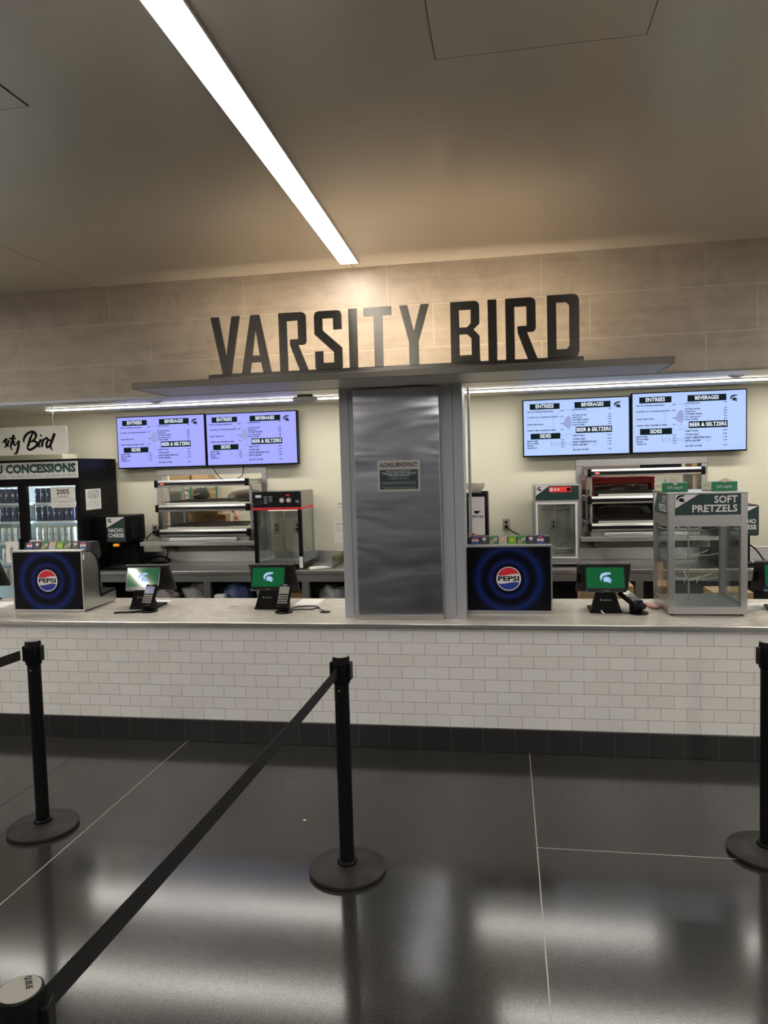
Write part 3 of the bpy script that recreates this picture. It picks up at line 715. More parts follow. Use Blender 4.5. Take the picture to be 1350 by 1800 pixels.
def can(kind, body, top, label, group, words):
    t = thing('drink_can', label, 'can', (0,0,0), 0, group)
    MB().lathe([(.026,.0006),(.031,.008),(.031,.132),(.0265,.148)], 16).build('body', body, t, smooth=40)
    MB().lathe([(.0268,.148),(.0262,.152),(.024,.150)], 16).build('lid', top, t, smooth=40)
    M2 = []
    q = MB().prism([(-.011,.070),(.004,.066),(.011,.074),(.006,.094),(-.006,.098),(-.010,.088)], -.0316, None, 'xz'); q.build('print', words, t)
    return t
M_CANB = mat('navy can', (.012,.016,.055), .22, .3); M_CANS = mat('silver lid', (.75,.77,.80), .3, .8)
M_CANY = mat('pale can', (.66,.68,.66), .3, .2); M_GOLD = mat('yellow band', (.62,.52,.08), .35, .2); M_BRN = mat('copper band', (.42,.24,.13), .4, .2)
M_CANW = mat('mixed can', (.55,.52,.40), .35, .1); M_PR1 = mat('pale print', (.36,.38,.46), .4); M_PR2 = mat('grey print', (.36,.40,.40), .4); M_PR3 = mat('gold print', (.55,.40,.10), .4)
cA = can('navy', M_CANB, M_CANS, 'navy blue tall can in the top shelf row of the fridge', 'navy cans on the top fridge shelf', M_PR1)
cB = can('pale', M_CANY, M_GOLD, 'pale tall can with a yellow top in the third shelf row of the fridge', 'yellow-topped cans on the third fridge shelf', M_PR2)
cC = can('copper', M_CANY, M_BRN, 'pale tall can with a copper top in the fourth shelf row of the fridge', 'copper-topped cans on the fourth fridge shelf', M_PR2)
cD = can('mixed', M_CANW, M_CANS, 'patterned tall can in the lowest visible shelf row of the fridge', 'patterned cans on the lowest visible fridge shelf', M_PR3)
used = set()
XS = [-4.256+.0652*i for i in range(8)] + [-4.655+.0652*i for i in range(5)]
for z, c, g, lb in ((SHZ[0], cA, None, None), (SHZ[1], cA, 'navy cans on the second fridge shelf', 'navy blue tall can in the second shelf row of the fridge'), (SHZ[2], cB, None, None), (SHZ[3], cC, None, None), (SHZ[4], cD, None, None)):
    for i, x in enumerate(XS):
        if c is cD and i < 8: continue
        loc = (x+random.uniform(-.002,.002), FY+.132, z+.0005)
        if id(c) not in used: c.location = loc; used.add(id(c)); continue
        o = dup(c, loc, random.uniform(-.3,.3), lb, g)
# papers on the fridge
t = thing('paper_notice', 'white paper with 2005 in large figures on the fridge door glass', 'notice', (-3.898, FY+.0165, 1.55), 0)
MB().box(-.133,.133,-.0012,.0004,0,.21).build('sheet', M_PAPER, t)
MB().text('2005', 0, .135, .048, -.0018, .14, 'C', .02).text('You must be born on or before this date', 0, .192, .007, -.0018, .235, 'C').text('Starting in March', 0, .108, .013, -.0018, .12, 'C', .02).text('must be born in this year or earlier', 0, .09, .008, -.0018, .22, 'C').text('We card everyone under forty', 0, .062, .009, -.0018, .21, 'C', .02).text('and reserve the right to refuse', 0, .048, .007, -.0018, .12, 'C').text('Thank you for your help', 0, .022, .008, -.0018, .15, 'C').build('lettering', M_INK, t)
t = thing('paper_notice', 'white typed paper taped to the black side of the fridge', 'notice', (FX1+.0008, 2.21, 1.515), PI/2)
MB().box(-.14,.14,-.0012,.0004,0,.21).build('sheet', M_PAPER, t)
q = MB()
for i, (s, ww) in enumerate((('ALCOHOL LIMITS', .20), ('Only two at a time', .22), ('per transaction and', .21), ('please check valid', .22), ('ID of all', .12))): q.text(s, 0, .182-.018*i, .011, -.0018, ww, 'C', .035)
for i in range(5): q.text('no one under twenty one will be served here', 0, .092-.013*i, .005, -.0018, .22, 'C')
q.build('lettering', M_INK, t)
# cardboard seen on top of the fridge
carton('long flat cardboard carton lying on top of the fridge', (-4.40, 2.30, 2.036), .80, .26, .055, M_CREAM, 0, False)
# hanging script sign
hs = thing('hanging_sign', 'pale hanging board with black brush script in front of the fridge', 'sign', (-4.30, 1.75, 2.08), 0)
bx0, bx1, bz1 = -.70, .635, .268
m = MB(); r = .03
poly = [(bx0,0),(bx1-r,0)]+ell(bx1-r, r, r, r, 6, -PI/2, 0)+ell(bx1-r, bz1-r, r, r, 6, 0, PI/2)+[(bx0,bz1)]
m.prism(poly, -.006, .006, 'xz'); m.build('board', mat('pale board', (.66,.635,.575), .5), hs)
k = .268/((830-385)/8.4375); 
def zx(p): # sign drawing units (zoomed sheet) to board metres
    return (bx1-(985-p[0])/8.4375*.00553, bz1-.012-(p[1]-395+(985-p[0])*-.0)/8.4375*.00512 + (985-p[0])*.000016)
q = MB()
def st(pts, ws): q.stroke([zx(p) for p in pts], [x*.00105 for x in ws], -.0066)
st([(-60,640),(-20,600),(10,580),(-10,640),(0,690),(-40,720)], [14,18,20,20,18,8])
st([(45,600),(20,680),(40,705)], [22,20,8])
st([(130,515),(80,660),(70,710),(90,765)], [26,24,20,8])
st([(45,575),(160,575)], [16,20])
st([(130,610),(120,660),(145,680),(190,620)], [20,22,16,10]); st([(205,605),(195,700),(165,790),(140,818),(112,800)], [24,26,24,18,8])
st([(290,640),(288,590),(330,520),(400,475),(460,480),(488,520),(470,580),(400,630)], [12,22,26,22,26,28,22,12])
st([(440,490),(390,590),(350,700)], [18,26,26]); st([(395,632),(460,620),(500,650),(490,690),(430,735),(380,755),(345,735),(345,690)], [12,20,26,28,24,24,22,14])
st([(565,590),(520,690),(550,715)], [26,24,8]); st([(572,518),(566,545)], [20,22])
st([(605,585),(570,715)], [24,24]); st([(585,650),(625,590),(665,575),(668,600)], [10,20,24,12])
st([(720,620),(690,600),(655,650),(650,710),(685,710),(720,650)], [16,20,24,24,20,12]); st([(790,500),(745,610),(712,700),(742,770)], [28,28,24,8])
q.build('lettering', M_INK, hs, recalc=False)
M_CHAIN = mat('clear chain', (.75,.73,.68), .3, .3)
for hx in (.49, -.60):
    c = MB()
    c.tube([(hx,0,bz1-.012),(hx+.004,0,bz1+.03),(hx-.004,0,bz1+.06),(hx+.004,0,bz1+.10),(hx,0,bz1+.14),(hx,0,KC-2.08-.0008)], .0045, 6); c.build('hanging_chain', M_CHAIN, hs)

# ------------------------------------------------------------------ nacho cheese dispensers
def cheese(label, loc, rz):
    t = thing('cheese_dispenser', label, 'dispenser', loc, rz)
    b = MB(); b.box(-.225,.115,.02,.36,.0,.022,.006); b.box(-.20,.10,.20,.36,.022,.30); b.box(-.235,.125,.0,.37,.275,.545,.014); b.build('body', M_BLK, t, smooth=40)
    v = MB()
    for i in range(5): v.box(.1252,.1275,.10+.045*i,.122+.045*i,.32,.50)
    v.build('vent', M_BLKM, t)
    MB().prism([(-.03,.225),(.03,.225),(.045,.275),(-.045,.275)], .03, .10, 'xz').build('nozzle', M_BLK, t)
    MB().lathe([(.030,0),(.034,.012),(.028,.026)], 20, (0,.012,.238)).build('push_button', M_ORANGE, t, smooth=40)
    f = thing('front_sign', None, None); f.parent = t
    del f
    bpy.data.objects.remove([o for o in kids(t) if o.name.startswith('front_sign')][0])
    sg = MB().prism([(-.090,.285),(.116,.285),(.116,.535),(-.090,.535)], -.0012, None, 'xz').build('sign_panel', M_DGREEN, t)
    MB().prism([(-.090,.535),(.116,.535),(-.090,.43)], -.0022, None, 'xz').build('corner', M_WHITEP, sg)
    helmet(MB(), -.075, .478, .042, -.003).build('emblem', M_DGREEN, sg)
    MB().text('NACHO', .013, .385, .036, -.003, .168, 'C', .03).text('CHEESE', .013, .333, .036, -.003, .178, 'C', .03).build('lettering', M_WHITEP, sg)
    MB().box(-.10,.10,.03,.19,.022,.028).build('drip_tray', M_DGREY, t)
    return t
cheese('black nacho cheese dispenser beside the drinks fridge', (-3.44, 2.13, .9005), -.05)
cheese('black nacho cheese dispenser right behind the pretzel cabinet', (2.515, 2.13, .9005), -.05)
t = lump('dark_appliance', 'black bulky appliance standing between fridge and left cheese dispenser', 'appliance', (0,0,0), .01, .01, .01, M_BLK, 9, 0)
bpy.data.objects.remove(t)
cord('black cord behind the right cheese dispenser', [(2.66,2.45,1.06),(2.70,2.40,1.02),(2.74,2.36,.95),(2.76,2.34,.915)], .007)

# ------------------------------------------------------------------ black hot-holding cabinet
hc = thing('warming_cabinet', 'tall black framed glass warming cabinet with red stripe and two dials', 'cabinet', (-1.735, 2.14, .9005), 0)
w2, dp, H = .242, .46, .757
b = MB(); b.box(-w2, w2, 0, dp, .575, H, .004); b.build('top_housing', M_BLKG, hc)
MB().box(w2-.001, w2+.002, .02, dp, .60, H-.004).build('side_panel', M_STEELD, hc)
MB().box(-w2-.002, w2+.003, -.003, dp, .578, .602).build('stripe', M_RED, hc)
b = MB()
for x in (-w2, w2-.035): b.box(x, x+.035, 0, .035, .045, .578)
b.build('front_post', M_BLK, hc)
b = MB()
for x in (-w2, w2-.02): b.box(x, x+.02, dp-.02, dp, .045, .578)
b.build('rear_post', M_STEELV, hc)
MB().box(-w2, w2, 0, dp, .008, .045, .003).build('base', M_BLK, hc)
MB().box(-w2+.02, w2-.02, .02, dp-.02, .0452, .050).build('tray', M_STEEL, hc)
for x in (-w2+.004, w2-.008): MB().box(x, x+.004, .036, dp-.021, .051, .577).build('side_glass', M_GLASSG, hc)
MB().box(-w2+.036, w2-.036, .012, .016, .051, .577).build('front_glass', M_GLASS, hc)
MB().cyl((-.06,.40,.051),(-.06,.40,.576),.012,n=12).build('rear_tube', M_STEELV, hc)
MB().box(-.15,.15,.18,.24,.560,.5745).build('heat_or_fill_lamp', mat('added cabinet glow', (.7,.66,.6), .4, emit=(1,.86,.66), es=2.0), hc)  # added glow that brightens the cabinet inside, no lit lamp is visible there
for x in (.055, .125):
    kb = MB().cyl((x,-.001,.67),(x,-.020,.67),.021,n=20).build('knob', M_ALU, hc, smooth=40)
    MB().prism(ell(x,.67,.029,.029,24), -.0012, None, 'xz', hole=[ell(x,.67,.025,.025,24)[::-1]]).build('dial_ring', mat('dark red', (.22,.01,.015), .4), hc)
q = MB()
for x, z in ((-.13,.70),(-.13,.68),(-.13,.66),(-.13,.64),(-.08,.70),(-.08,.68),(-.08,.66),(.19,.66),(.19,.645)): q.box(x, x+.035, -.0010, .0001, z, z+.010)
q.build('legend', M_GREYINK, hc)
MB().box(-.215,-.155,-.0012,0,.70,.725).build('sticker', M_WHITEP, hc)
MB().prism(ell(.115,.718,.02,.008,16), -.0012, None, 'xz').build('badge', M_RED, hc)
MB().box(-.22,-.14,-.004,0,.62,.67,.002).build('switch_panel', M_BLKM, hc)
MB().box(w2-.034,w2+.001,-.0015,0,.01,.12).build('tag', M_PAPER, hc)

# ------------------------------------------------------------------ heated racks in the pass-throughs
def heat_rack(label, loc, Wd, endcap_l, nm='heated_rack'):
    t = thing(nm, label, 'rack', loc, 0)
    D = .62
    for i, z in enumerate((.055, .305, .555)):
        sh = MB().box(.035, Wd-.035, .03, D, z, z+.022).build('shelf', M_STEELD, t)
        fb = MB(); fb.box(.03, Wd-.03, 0, .045, z-.004, z+.066, .012); fr_ = fb.build('front_rail', M_ALU, sh, smooth=40)
        MB().box(.03, Wd-.03, -.002, .002, z+.014, z+.044).build('black_stripe', M_BLKG, sh)
        e = MB()
        for x in (0, Wd-.034): e.box(x, x+.034, -.006, .05, z-.006, z+.068, .008)
        e.build('end_cap', M_BLK, sh, smooth=40)
        sd = MB()
        for x in (.004, Wd-.030): sd.box(x, x+.026, .05, D, z+.004, z+.058, .004)
        sd.build('side_arm', M_STEEL, sh)
        if i == 2:
            MB().prism(ell(.085, z+.029, .024, .009, 16), -.0028, None, 'xz').build('badge', mat('red lamp badge', (.75,.10,.10), .4, emit=(.9,.25,.22), es=.35), sh)
        if i < 2:
            MB().box(.10, Wd-.12, .05, .062, z+.066, z+.086).build('ticket_rail', M_ALU, sh)
            g = MB()
            for k in range(int((Wd-.1)/.026)): g.box(.05+.026*k, .055+.026*k, .10, D-.02, z+.090, z+.094)
            g.box(.05, Wd-.05, .10, .104, z+.088, z+.094); g.box(.05, Wd-.05, D-.024, D-.02, z+.088, z+.100)
            g.build('wire_grid', M_DGREY, sh)
        MB().box(.15, Wd-.15, .20, .40, z-.010, z-.001).build('heat_or_fill_lamp', mat('heater', (.7,.66,.6), .4, emit=(1,.85,.65), es=.8), sh)
    for x in (.040, Wd-.062):
        for y in (.20, D-.05): MB().box(x, x+.022, y, y+.022, .0005, .60).build('post', M_STEELV, t)
    MB().box(.03, Wd-.03, .05, D, .0005, .045, .004).build('base', M_STEELD, t)
    for x in (.045, Wd-.050): MB().box(x, x+.004, .225, D-.055, .10, .55).build('end_glass', M_GLASSG, t)
    MB().box(.14, Wd-.14, -.012, .03, .004, .036, .003).build('lip', M_ALU, t)
    return t
SHELFZ = 1.17
heat_rack('three tier chrome and black heated rack in the left pass-through', (-3.055, 2.25, SHELFZ), .995, True)
heat_rack('three tier chrome and black heated rack in the right pass-through', (1.205, 2.25, SHELFZ), 1.025, True)
for lb, a, b in (('stainless pass-through shelf on brackets under the left heated rack', -3.235, -2.0), ('stainless pass-through shelf under the right heated rack', 1.135, 2.36)):
    t = thing('wall_shelf', lb, 'shelf', ((a+b)/2, 2.70, SHELFZ-.001), 0)
    h = (b-a)/2
    MB().box(-h, h, -.46, .16 if a < 0 else .68, -.042, 0, .003).build('board', M_STEEL, t)
    for x in (-h+.18, h-.18): MB().prism([(.018,-.042),(-.36,-.042),(-.30,-.085),(-.06,-.13),(.018,-.15)], x-.02, x+.02, 'yz').build('bracket', M_STEELD, t)

# ------------------------------------------------------------------ things in the cooking room seen through the windows
rk = thing('storage_rack', 'green wire shelving rack behind the left pass-through', 'rack', (-3.72, 4.25, 0), 0)
MG = mat('green epoxy', (.01,.20,.11), .4)
for x in (-.35, .155, .365):
    for y in (0, .35): 
        if x == .155 and y: continue
        MB().cyl((x,y,.001),(x,y,1.78 if x > .1 else 1.75),.012,n=10).build('post', MG, rk)
for z in (.35, .85, 1.30, 1.70):
    s = MB(); s.box(-.36,.375,-.01,.005,z,z+.022); s.box(-.36,.375,.345,.36,z,z+.022)
    for k in range(15): s.box(-.35+.05*k, -.344+.05*k, 0, .35, z+.010, z+.016)
    s.build('shelf', MG, rk)
carton('dark brown cardboard box on the top shelf of the green rack', (-3.72, 4.42, 1.723), .26, .26, .115, M_CARD)
carton('pale tan cardboard box on the top shelf of the green rack', (-3.45, 4.42, 1.723), .22, .26, .125, M_CARDL)
carton('cream box at the left end of the green rack', (-3.95, 4.42, 1.723), .17, .26, .10, M_CREAM, 0, False)
for i, (x, z, m) in enumerate(((-3.46, 1.323, M_CARD), (-3.46, 1.373, M_CARDL), (-3.46, 1.423, M_CARD), (-3.46, 1.473, M_CARDL), (-3.46, 1.523, M_CARD), (-3.46, 1.573, M_CARDL))):
    carton(('lowest', 'second', 'third', 'fourth', 'fifth', 'topmost')[i]+' flattened carton in the pile on the green rack', (x, 4.42, z), .22, .30, .048, m, 0, False, 'flattened_carton')
t = lump('plastic_bag', 'wrapped clear bag of cups on the green rack left of the cartons', 'bag', (-3.70, 4.42, 1.323), .10, .12, .16, mat('wrap', (.50,.44,.38), .25), 12, .08)
t = thing('steel_cabinet', 'grey steel cabinet edge just inside the left pass-through', 'cabinet', (-3.50, 3.32, 0), 0)
MB().box(-.14,.10,-.02,.30,.001,1.72).build('body', mat('grey steel', (.22,.22,.22), .4, .5), t); MB().box(-.075,-.04,-.035,-.02,.10,1.70).build('handle', M_WHITE, t)
carton('tall grey appliance box seen at the left edge of the left pass-through', (-3.78, 3.70, .001), .26, .3, 1.60, mat('appliance grey', (.42,.40,.36), .4), 0, False, 'appliance_box')
pt = thing('prep_table', 'steel prep table behind the left pass-through', 'table', (-2.75, 3.12, 0), 0)
MB().box(-.48,.60,-.16,.06,1.16,1.19,.004).build('top', M_STEEL, pt)
for x in (-.45, .57):
    for y in (-.13, .03): MB().cyl((x,y,.001),(x,y,1.16),.02,n=10).build('leg', M_STEELD, pt)
cb = thing('cardboard_box', 'kraft box printed with round brown emblems on the rack shelf in the left pass-through', 'box', (-2.875, 3.09, 1.191), 0)
MB().box(-.175,.175,-.08,.07,.0006,.235,.003).build('body', M_CARD, cb)
q = MB()
M_BRINK = mat('brown ink', (.10,.05,.02), .7)
for cx, R in ((-.075,.072),(.075,.066)):
    q.prism(ell(cx,.135,R,R), -.0812, None, 'xz', hole=[ell(cx,.135,R-.006,R-.006)[::-1]])
for a in range(3):
    th = a*2*PI/3+.5; x, z = -.075+.034*math.cos(th), .135+.034*math.sin(th)
    q.prism(ell(x,z,.020,.020,16), -.0812, None, 'xz', hole=[ell(x,z,.012,.012,16)[::-1]])
q.prism(ell(.075,.135,.044,.044), -.0812, None, 'xz', hole=[ell(.075,.135,.039,.039)[::-1]])
q.prism([(.075,.165),(.096,.125),(.086,.108),(.064,.108),(.054,.125)], -.0812, None, 'xz', hole=[[(.075,.150),(.086,.125),(.080,.116),(.070,.116),(.064,.125)][::-1]])
q.build('emblem', M_BRINK, cb)
carton('small brown carton right of the printed kraft box', (-2.655, 3.09, 1.191), .085, .14, .20, M_CARD, 0, False)
t = thing('paper_bundle', 'white paper bundle on top of the printed kraft box', 'bundle', (-2.91, 3.06, 1.4265), .1)
MB().box(-.16,.12,-.05,.06,.0006,.018,.006).box(-.12,.20,-.04,.05,.018,.030,.006).build('paper', M_PAPER, t, smooth=40)
# right pass-through
M_CRATE = mat('red crate', (.52,.008,.012), .35); M_CRATEB = mat('black crate', (.012,.012,.013), .35)
def crate(label, z, h, op, m, col):
    cr = thing('bread_crate', label, 'crate', (1.62, 3.10, z), 0); w = .30
    c = MB(); c.box(-w,w,-.16,-.15,op[1],h); c.box(-w,w,-.16,-.15,.001,op[0]); c.box(-w,-w+.025,-.16,-.15,op[0],op[1]); c.box(w-.025,w,-.16,-.15,op[0],op[1])
    c.box(-w,w,.25,.26,.001,h); c.box(-w,-w+.01,-.15,.25,.001,h); c.box(w-.01,w,-.15,.25,.001,h); c.box(-w+.01,w-.01,-.15,.25,.001,.008)
    c.build('shell', m, cr)
    c = MB(); c.box(-w-.004,w+.004,-.168,-.16,h-.02,h); c.box(-w-.004,w+.004,-.168,-.16,op[1],op[1]+.012); c.build('rim', m, cr)
    b = MB().box(-w+.014,w-.014,-.13,.23,.009,op[1]+.01,.012)
    bm = b.bm; bmesh.ops.subdivide_edges(bm, edges=bm.edges[:], cuts=5, use_grid_fill=True)
    for v in bm.verts: v.co.y += .012*math.sin(v.co.x*47+z*9)*math.cos(v.co.z*38)+.006*math.sin(v.co.x*120+v.co.z*90)
    b.build('contents', col, cr, smooth=70)
    return cr
crate('black plastic crate low behind the right pass-through, under the red crate', SHELFZ+.0005, .275, (.10,.25), M_CRATEB, mat('dark wrap', (.02,.014,.012), .15))
crate('bright red plastic crate behind the right pass-through, stacked on the black crate', SHELFZ+.277, .25, (.05,.19), M_CRATE, mat('brown wrap', (.06,.022,.014), .15))
t = thing('steel_hood', 'grey steel hood behind the right pass-through', 'hood', (1.75, 3.9, 0), 0)
MB().box(-.75,.15,-.3,.4,1.55,2.3,.01).build('body', M_STEEL, t); MB().box(.20,.62,-.1,.3,1.70,1.98).build('louvre', M_BLKM, t)
v = MB()
for k in range(8): v.box(.21,.61,-.112,-.1,1.72+.032*k,1.73+.032*k)
v.build('vent', M_DGREY, t)
MB().box(-.75,.62,-.2,.4,.001,1.55).build('stand', mat('dark stand', (.05,.05,.05), .5, .3), t)
carton('tan carton high behind the right pass-through, near its frame', (2.62, 4.1, 1.55), .22, .3, .40, M_CARDL)
carton('brown carton high behind the right pass-through, next to the tan one', (2.86, 4.1, 1.55), .2, .3, .38, M_CARD)
t = thing('storage_shelf', 'dark storage shelf carrying cartons behind the right pass-through', 'shelf', (2.75, 4.1, 0), 0)
MB().box(-.3,.4,-.2,.3,1.50,1.549).build('board', M_STEELD, t)
for x in (-.28,.38): MB().box(x-.02,x+.02,-.2,.3,.001,1.50).build('post', M_STEELD, t)
for i, x in enumerate((1.965, 2.04, 2.115)):
    o = MB().lathe([(.03,.0006),(.034,.01),(.034,.09),(.02,.11),(.02,.125)], 16).build('jar', mat('blue jar', (.07,.10,.24), .3), None, smooth=40)
    o.location = (x, 2.94, 1.475+.0); tag(o, ('blue jar behind the deli paper box, nearest the crate', 'middle blue jar behind the deli paper box', 'blue jar behind the deli paper box, furthest from the crate')[i], 'jar')
t = thing('wall_shelf', 'narrow steel shelf carrying blue jars in the right pass-through', 'shelf', (2.08, 3.00, 1.30), 0)
MB().box(-.145,.20,-.12,.20,0,.0285,.003).build('board', M_STEELD, t)
for x in (-.12,.18): MB().box(x-.015,x+.015,.1,.13,-1.299,0).build('post', M_STEELD, t)
for o in bpy.data.objects:
    if o.name.startswith('jar'): o.location.z = 1.329

# ------------------------------------------------------------------ people in the cooking room
M_SKIN = mat('skin', (.48,.27,.19), .5); M_CAP = mat('dark green cap', (.012,.018,.015), .8); M_JACK = mat('olive jacket', (.085,.078,.058), .8); M_TSH = mat('black shirt', (.02,.02,.022), .8); M_TROU = mat('dark trousers', (.025,.025,.03), .8); M_HAIR = mat('dark hair', (.02,.014,.010), .7)
def skin(name, pts, edges, rad, m, parent, lv=2):
    me = bpy.data.meshes.new(name); me.from_pydata(pts, edges, []); o = bpy.data.objects.new(name, me); COL.objects.link(o)
    md = o.modifiers.new('skin', 'SKIN'); md.use_smooth_shade = True
    for i, r in enumerate(rad):
        d = me.skin_vertices[0].data[i]; d.radius = (r, r) if not isinstance(r, tuple) else r; d.use_root = (i == 0)
    s = o.modifiers.new('sub', 'SUBSURF'); s.levels = lv; s.render_levels = lv
    dg = bpy.context.evaluated_depsgraph_get(); m2 = bpy.data.meshes.new_from_object(o.evaluated_get(dg))
    o.modifiers.clear(); o.data = m2; m2.materials.clear(); m2.materials.append(m)
    for p in m2.polygons: p.use_smooth = True
    bpy.data.meshes.remove(me); o.parent = parent
    return o
def person(label, loc, rz, armL, armR, headtilt, cap, hood, fingers=()):
    t = thing('person', label, 'person', loc, rz)
    hx, hy, hz = headtilt
    pts = [(0,0,.88),(0,0,1.02),(0,-.02,1.20),(0,-.05,1.36),(hx*.5,-.07+hy*.4,1.46),(hx,hy-.02,hz-.03),(hx,hy,hz+.07),
           (-.09,0,.84),(-.10,-.01,.46),(-.10,.02,.07),(-.10,-.10,.03),(.09,0,.84),(.10,-.01,.46),(.10,.02,.07),(.10,-.10,.03)]
    ed = [(0,1),(1,2),(2,3),(3,4),(4,5),(5,6),(0,7),(7,8),(8,9),(9,10),(0,11),(11,12),(12,13),(13,14)]
    rad = [.11,.11,.12,.11,.050,.066,.076,.075,.05,.036,.03,.075,.05,.036,.03]
    for arm in (armL, armR):
        b0 = len(pts); pts += arm; rad += [.065,.048,.034,.030][:len(arm)]
        ed += [(3,b0)]+[(b0+i,b0+i+1) for i in range(len(arm)-1)]
        d = (Vector(arm[-1])-Vector(arm[-2])).normalized(); sd = d.cross(Vector((0,-1,0.01))).normalized()
        for j in range(4):
            p = Vector(arm[-1])+d*.035+sd*(.027-.018*j); L = (.062,.074,.070,.055)[j]
            q0 = len(pts); pts += [tuple(p), tuple(p+d*L*.55+Vector((0,-.006,0))), tuple(p+d*L+Vector((0,-.002,-.012)))]; rad += [.0095,.0085,.007]
            ed += [(b0+len(arm)-1, q0), (q0,q0+1), (q0+1,q0+2)]
        p = Vector(arm[-1])+sd*.035; q0 = len(pts); pts += [tuple(p), tuple(p+d*.04+sd*.012)]; rad += [.011,.009]; ed += [(b0+len(arm)-1, q0),(q0,q0+1)]
    body = skin('body', pts, ed, rad, M_SKIN, t)
    fc = MB()
    fc.ball((hx, hy-.078, hz-.012), .017, (.75,1.2,1.5), seg=10)
    fc.ball((hx, hy-.055, hz-.070), .036, (1.0,.8,.7), seg=12)
    for s in (-1,1):
        fc.ball((hx+s*.074, hy+.005, hz+.005), .026, (.35,.7,1.15), seg=10)
        fc.ball((hx+s*.030, hy-.066, hz+.034), .018, (1.2,.6,.5), seg=10)
    fc.build('face', M_SKIN, t, smooth=True)
    ey = MB()
    for s in (-1,1):
        ey.ball((hx+s*.029, hy-.071, hz+.018), .0075, (1.3,.6,.8), seg=8); ey.ball((hx+s*.030, hy-.079, hz+.042), .012, (1.4,.35,.3), seg=8)
    ey.build('eyes', M_HAIR, t, smooth=True)
    MB().ball((hx, hy-.083, hz-.048), .017, (1.3,.35,.3), seg=10).build('mouth', mat('lips', (.34,.12,.10), .5), t, smooth=True)
    MB().ball((hx, hy+.022, hz+.062), .088, (.98,1.02,1.08), seg=20).build('hair', M_HAIR, t, smooth=True)
    jp = [(0,0,.80),(0,0,1.00),(0,-.02,1.20),(0,-.05,1.37),(hx*.25,-.06+hy*.2,1.425)]; je = [(0,1),(1,2),(2,3),(3,4)]; jr = [.168,.162,.165,.138,.078]
    for arm in (armL, armR):
        b0 = len(jp); a2 = list(arm[:3]); a2[2] = tuple(Vector(arm[1]).lerp(Vector(arm[2]), .88)); jp += a2; jr += [.082,.066,.050]; je += [(3,b0),(b0,b0+1),(b0+1,b0+2)]
    skin('jacket', jp, je, jr, M_JACK if hood else M_TSH, t)
    skin('trousers', [(0,0,.88),(-.09,0,.80),(-.10,-.01,.46),(-.10,.02,.09),(.09,0,.80),(.10,-.01,.46),(.10,.02,.09)], [(0,1),(1,2),(2,3),(0,4),(4,5),(5,6)], [.125,.10,.075,.06,.10,.075,.06], M_TROU, t)
    if cap:
        c = MB(); c.lathe([(.100,.0),(.104,.03),(.096,.07),(.070,.105),(.03,.122),(.004,.125)], 28, (hx, hy+.012, hz+.045)); cp = c.build('cap', M_CAP, t, smooth=50)
        MB().prism([(hx+.07*math.sin(a)*1.2, hy-.078-.080*math.cos(a)) for a in [(-1.4+2.8*i/11) for i in range(12)]], hz+.040, hz+.050, 'xy').build('brim', M_CAP, cp)
        MB().text('VARSITY', -.05, .0, .016, 0, .09, 'L', .03, M=tr(hx+.01, hy+.118, hz+.085) @ rz_(PI) @ ry(-.2)).build('lettering', M_WHITEP, cp)
    if hood:
        MB().lathe([(.10,0),(.135,.03),(.13,.07),(.10,.10),(.085,.09)], 24, (0,.03,1.37)).build('hood', M_JACK, t, smooth=50)
    return t
# first worker seen from behind, cap up; second reaches across from the right
person('person in a dark green cap with white words, head bowed behind the left pass-through', (-3.29, 3.86, -.03), PI, 
       [(-.20,-.03,1.36),(-.24,-.12,1.12),(-.16,-.32,1.10),(-.13,-.38,1.10)], [(.20,-.03,1.36),(.24,-.12,1.12),(.16,-.32,1.10),(.13,-.38,1.10)], (.0,-.10,1.53), True, False)
person('person in an olive jacket reaching an arm across behind the left pass-through', (-2.335, 3.74, 0), 0,
       [(-.185,-.08,1.49),(-.40,-.24,1.475),(-.245,-.46,1.30),(-.225,-.51,1.265)], [(.20,-.03,1.38),(.26,-.14,1.14),(.18,-.34,1.12),(.15,-.38,1.12)], (.07,-.10,1.57), False, True).scale = (1.0, 1.0, 1.06)

# ------------------------------------------------------------------ coffee machine, filters, small warmer
cf = thing('coffee_machine', 'narrow black cappuccino dispenser with a lit picture panel right of the column', 'coffee machine', (.195, 2.14, .9005), 0)
MB().box(-.10,.10,0,.42,.0,.70,.006).build('body', M_BLK, cf, smooth=40)
MB().box(-.076,.070,-.0015,0,.31,.665,.001).build('picture_panel', mat('coffee panel', (.44,.40,.39), .3, emit=(.55,.50,.48), es=.18), cf)
q = MB(); q.text('CAPPUCCINO', -.002, .470, .022, -.0022, .128, 'C', .03)
q.prism([(-.030,.535),(.022,.535),(.016,.515),(.004,.508),(-.012,.508),(-.024,.515)], -.0022, None, 'xz'); q.prism(ell(.026,.527,.010,.008,14), -.0022, None, 'xz', hole=[ell(.026,.527,.006,.005,14)[::-1]])
q.build('lettering', M_INK, cf)
q = MB(); rnd = random.Random(4)
for i in range(16): 
    z = .33+.021*i
    if .46 < z < .55: continue
    x = rnd.uniform(-.065,-.02); q.box(x, x+rnd.uniform(.03,.08), -.0021, -.0016, z, z+.0022)
q.build('picture_lines', M_GREYINK, cf)
MB().box(-.055,-.035,-.003,0,.225,.245).box(.022,.042,-.003,0,.225,.245).build('button', M_WHITEP, cf)
MB().text('French Vanilla', -.045, .268, .009, -.0016, .05, 'C').text('Hot Chocolate', .032, .268, .009, -.0016, .05, 'C').text('bunn', 0, .678, .009, -.0016, .03, 'C').build('legend', M_WHITEP, cf)
bpy.data.objects.remove([o for o in kids(cf) if o.name.startswith('legend')][0])
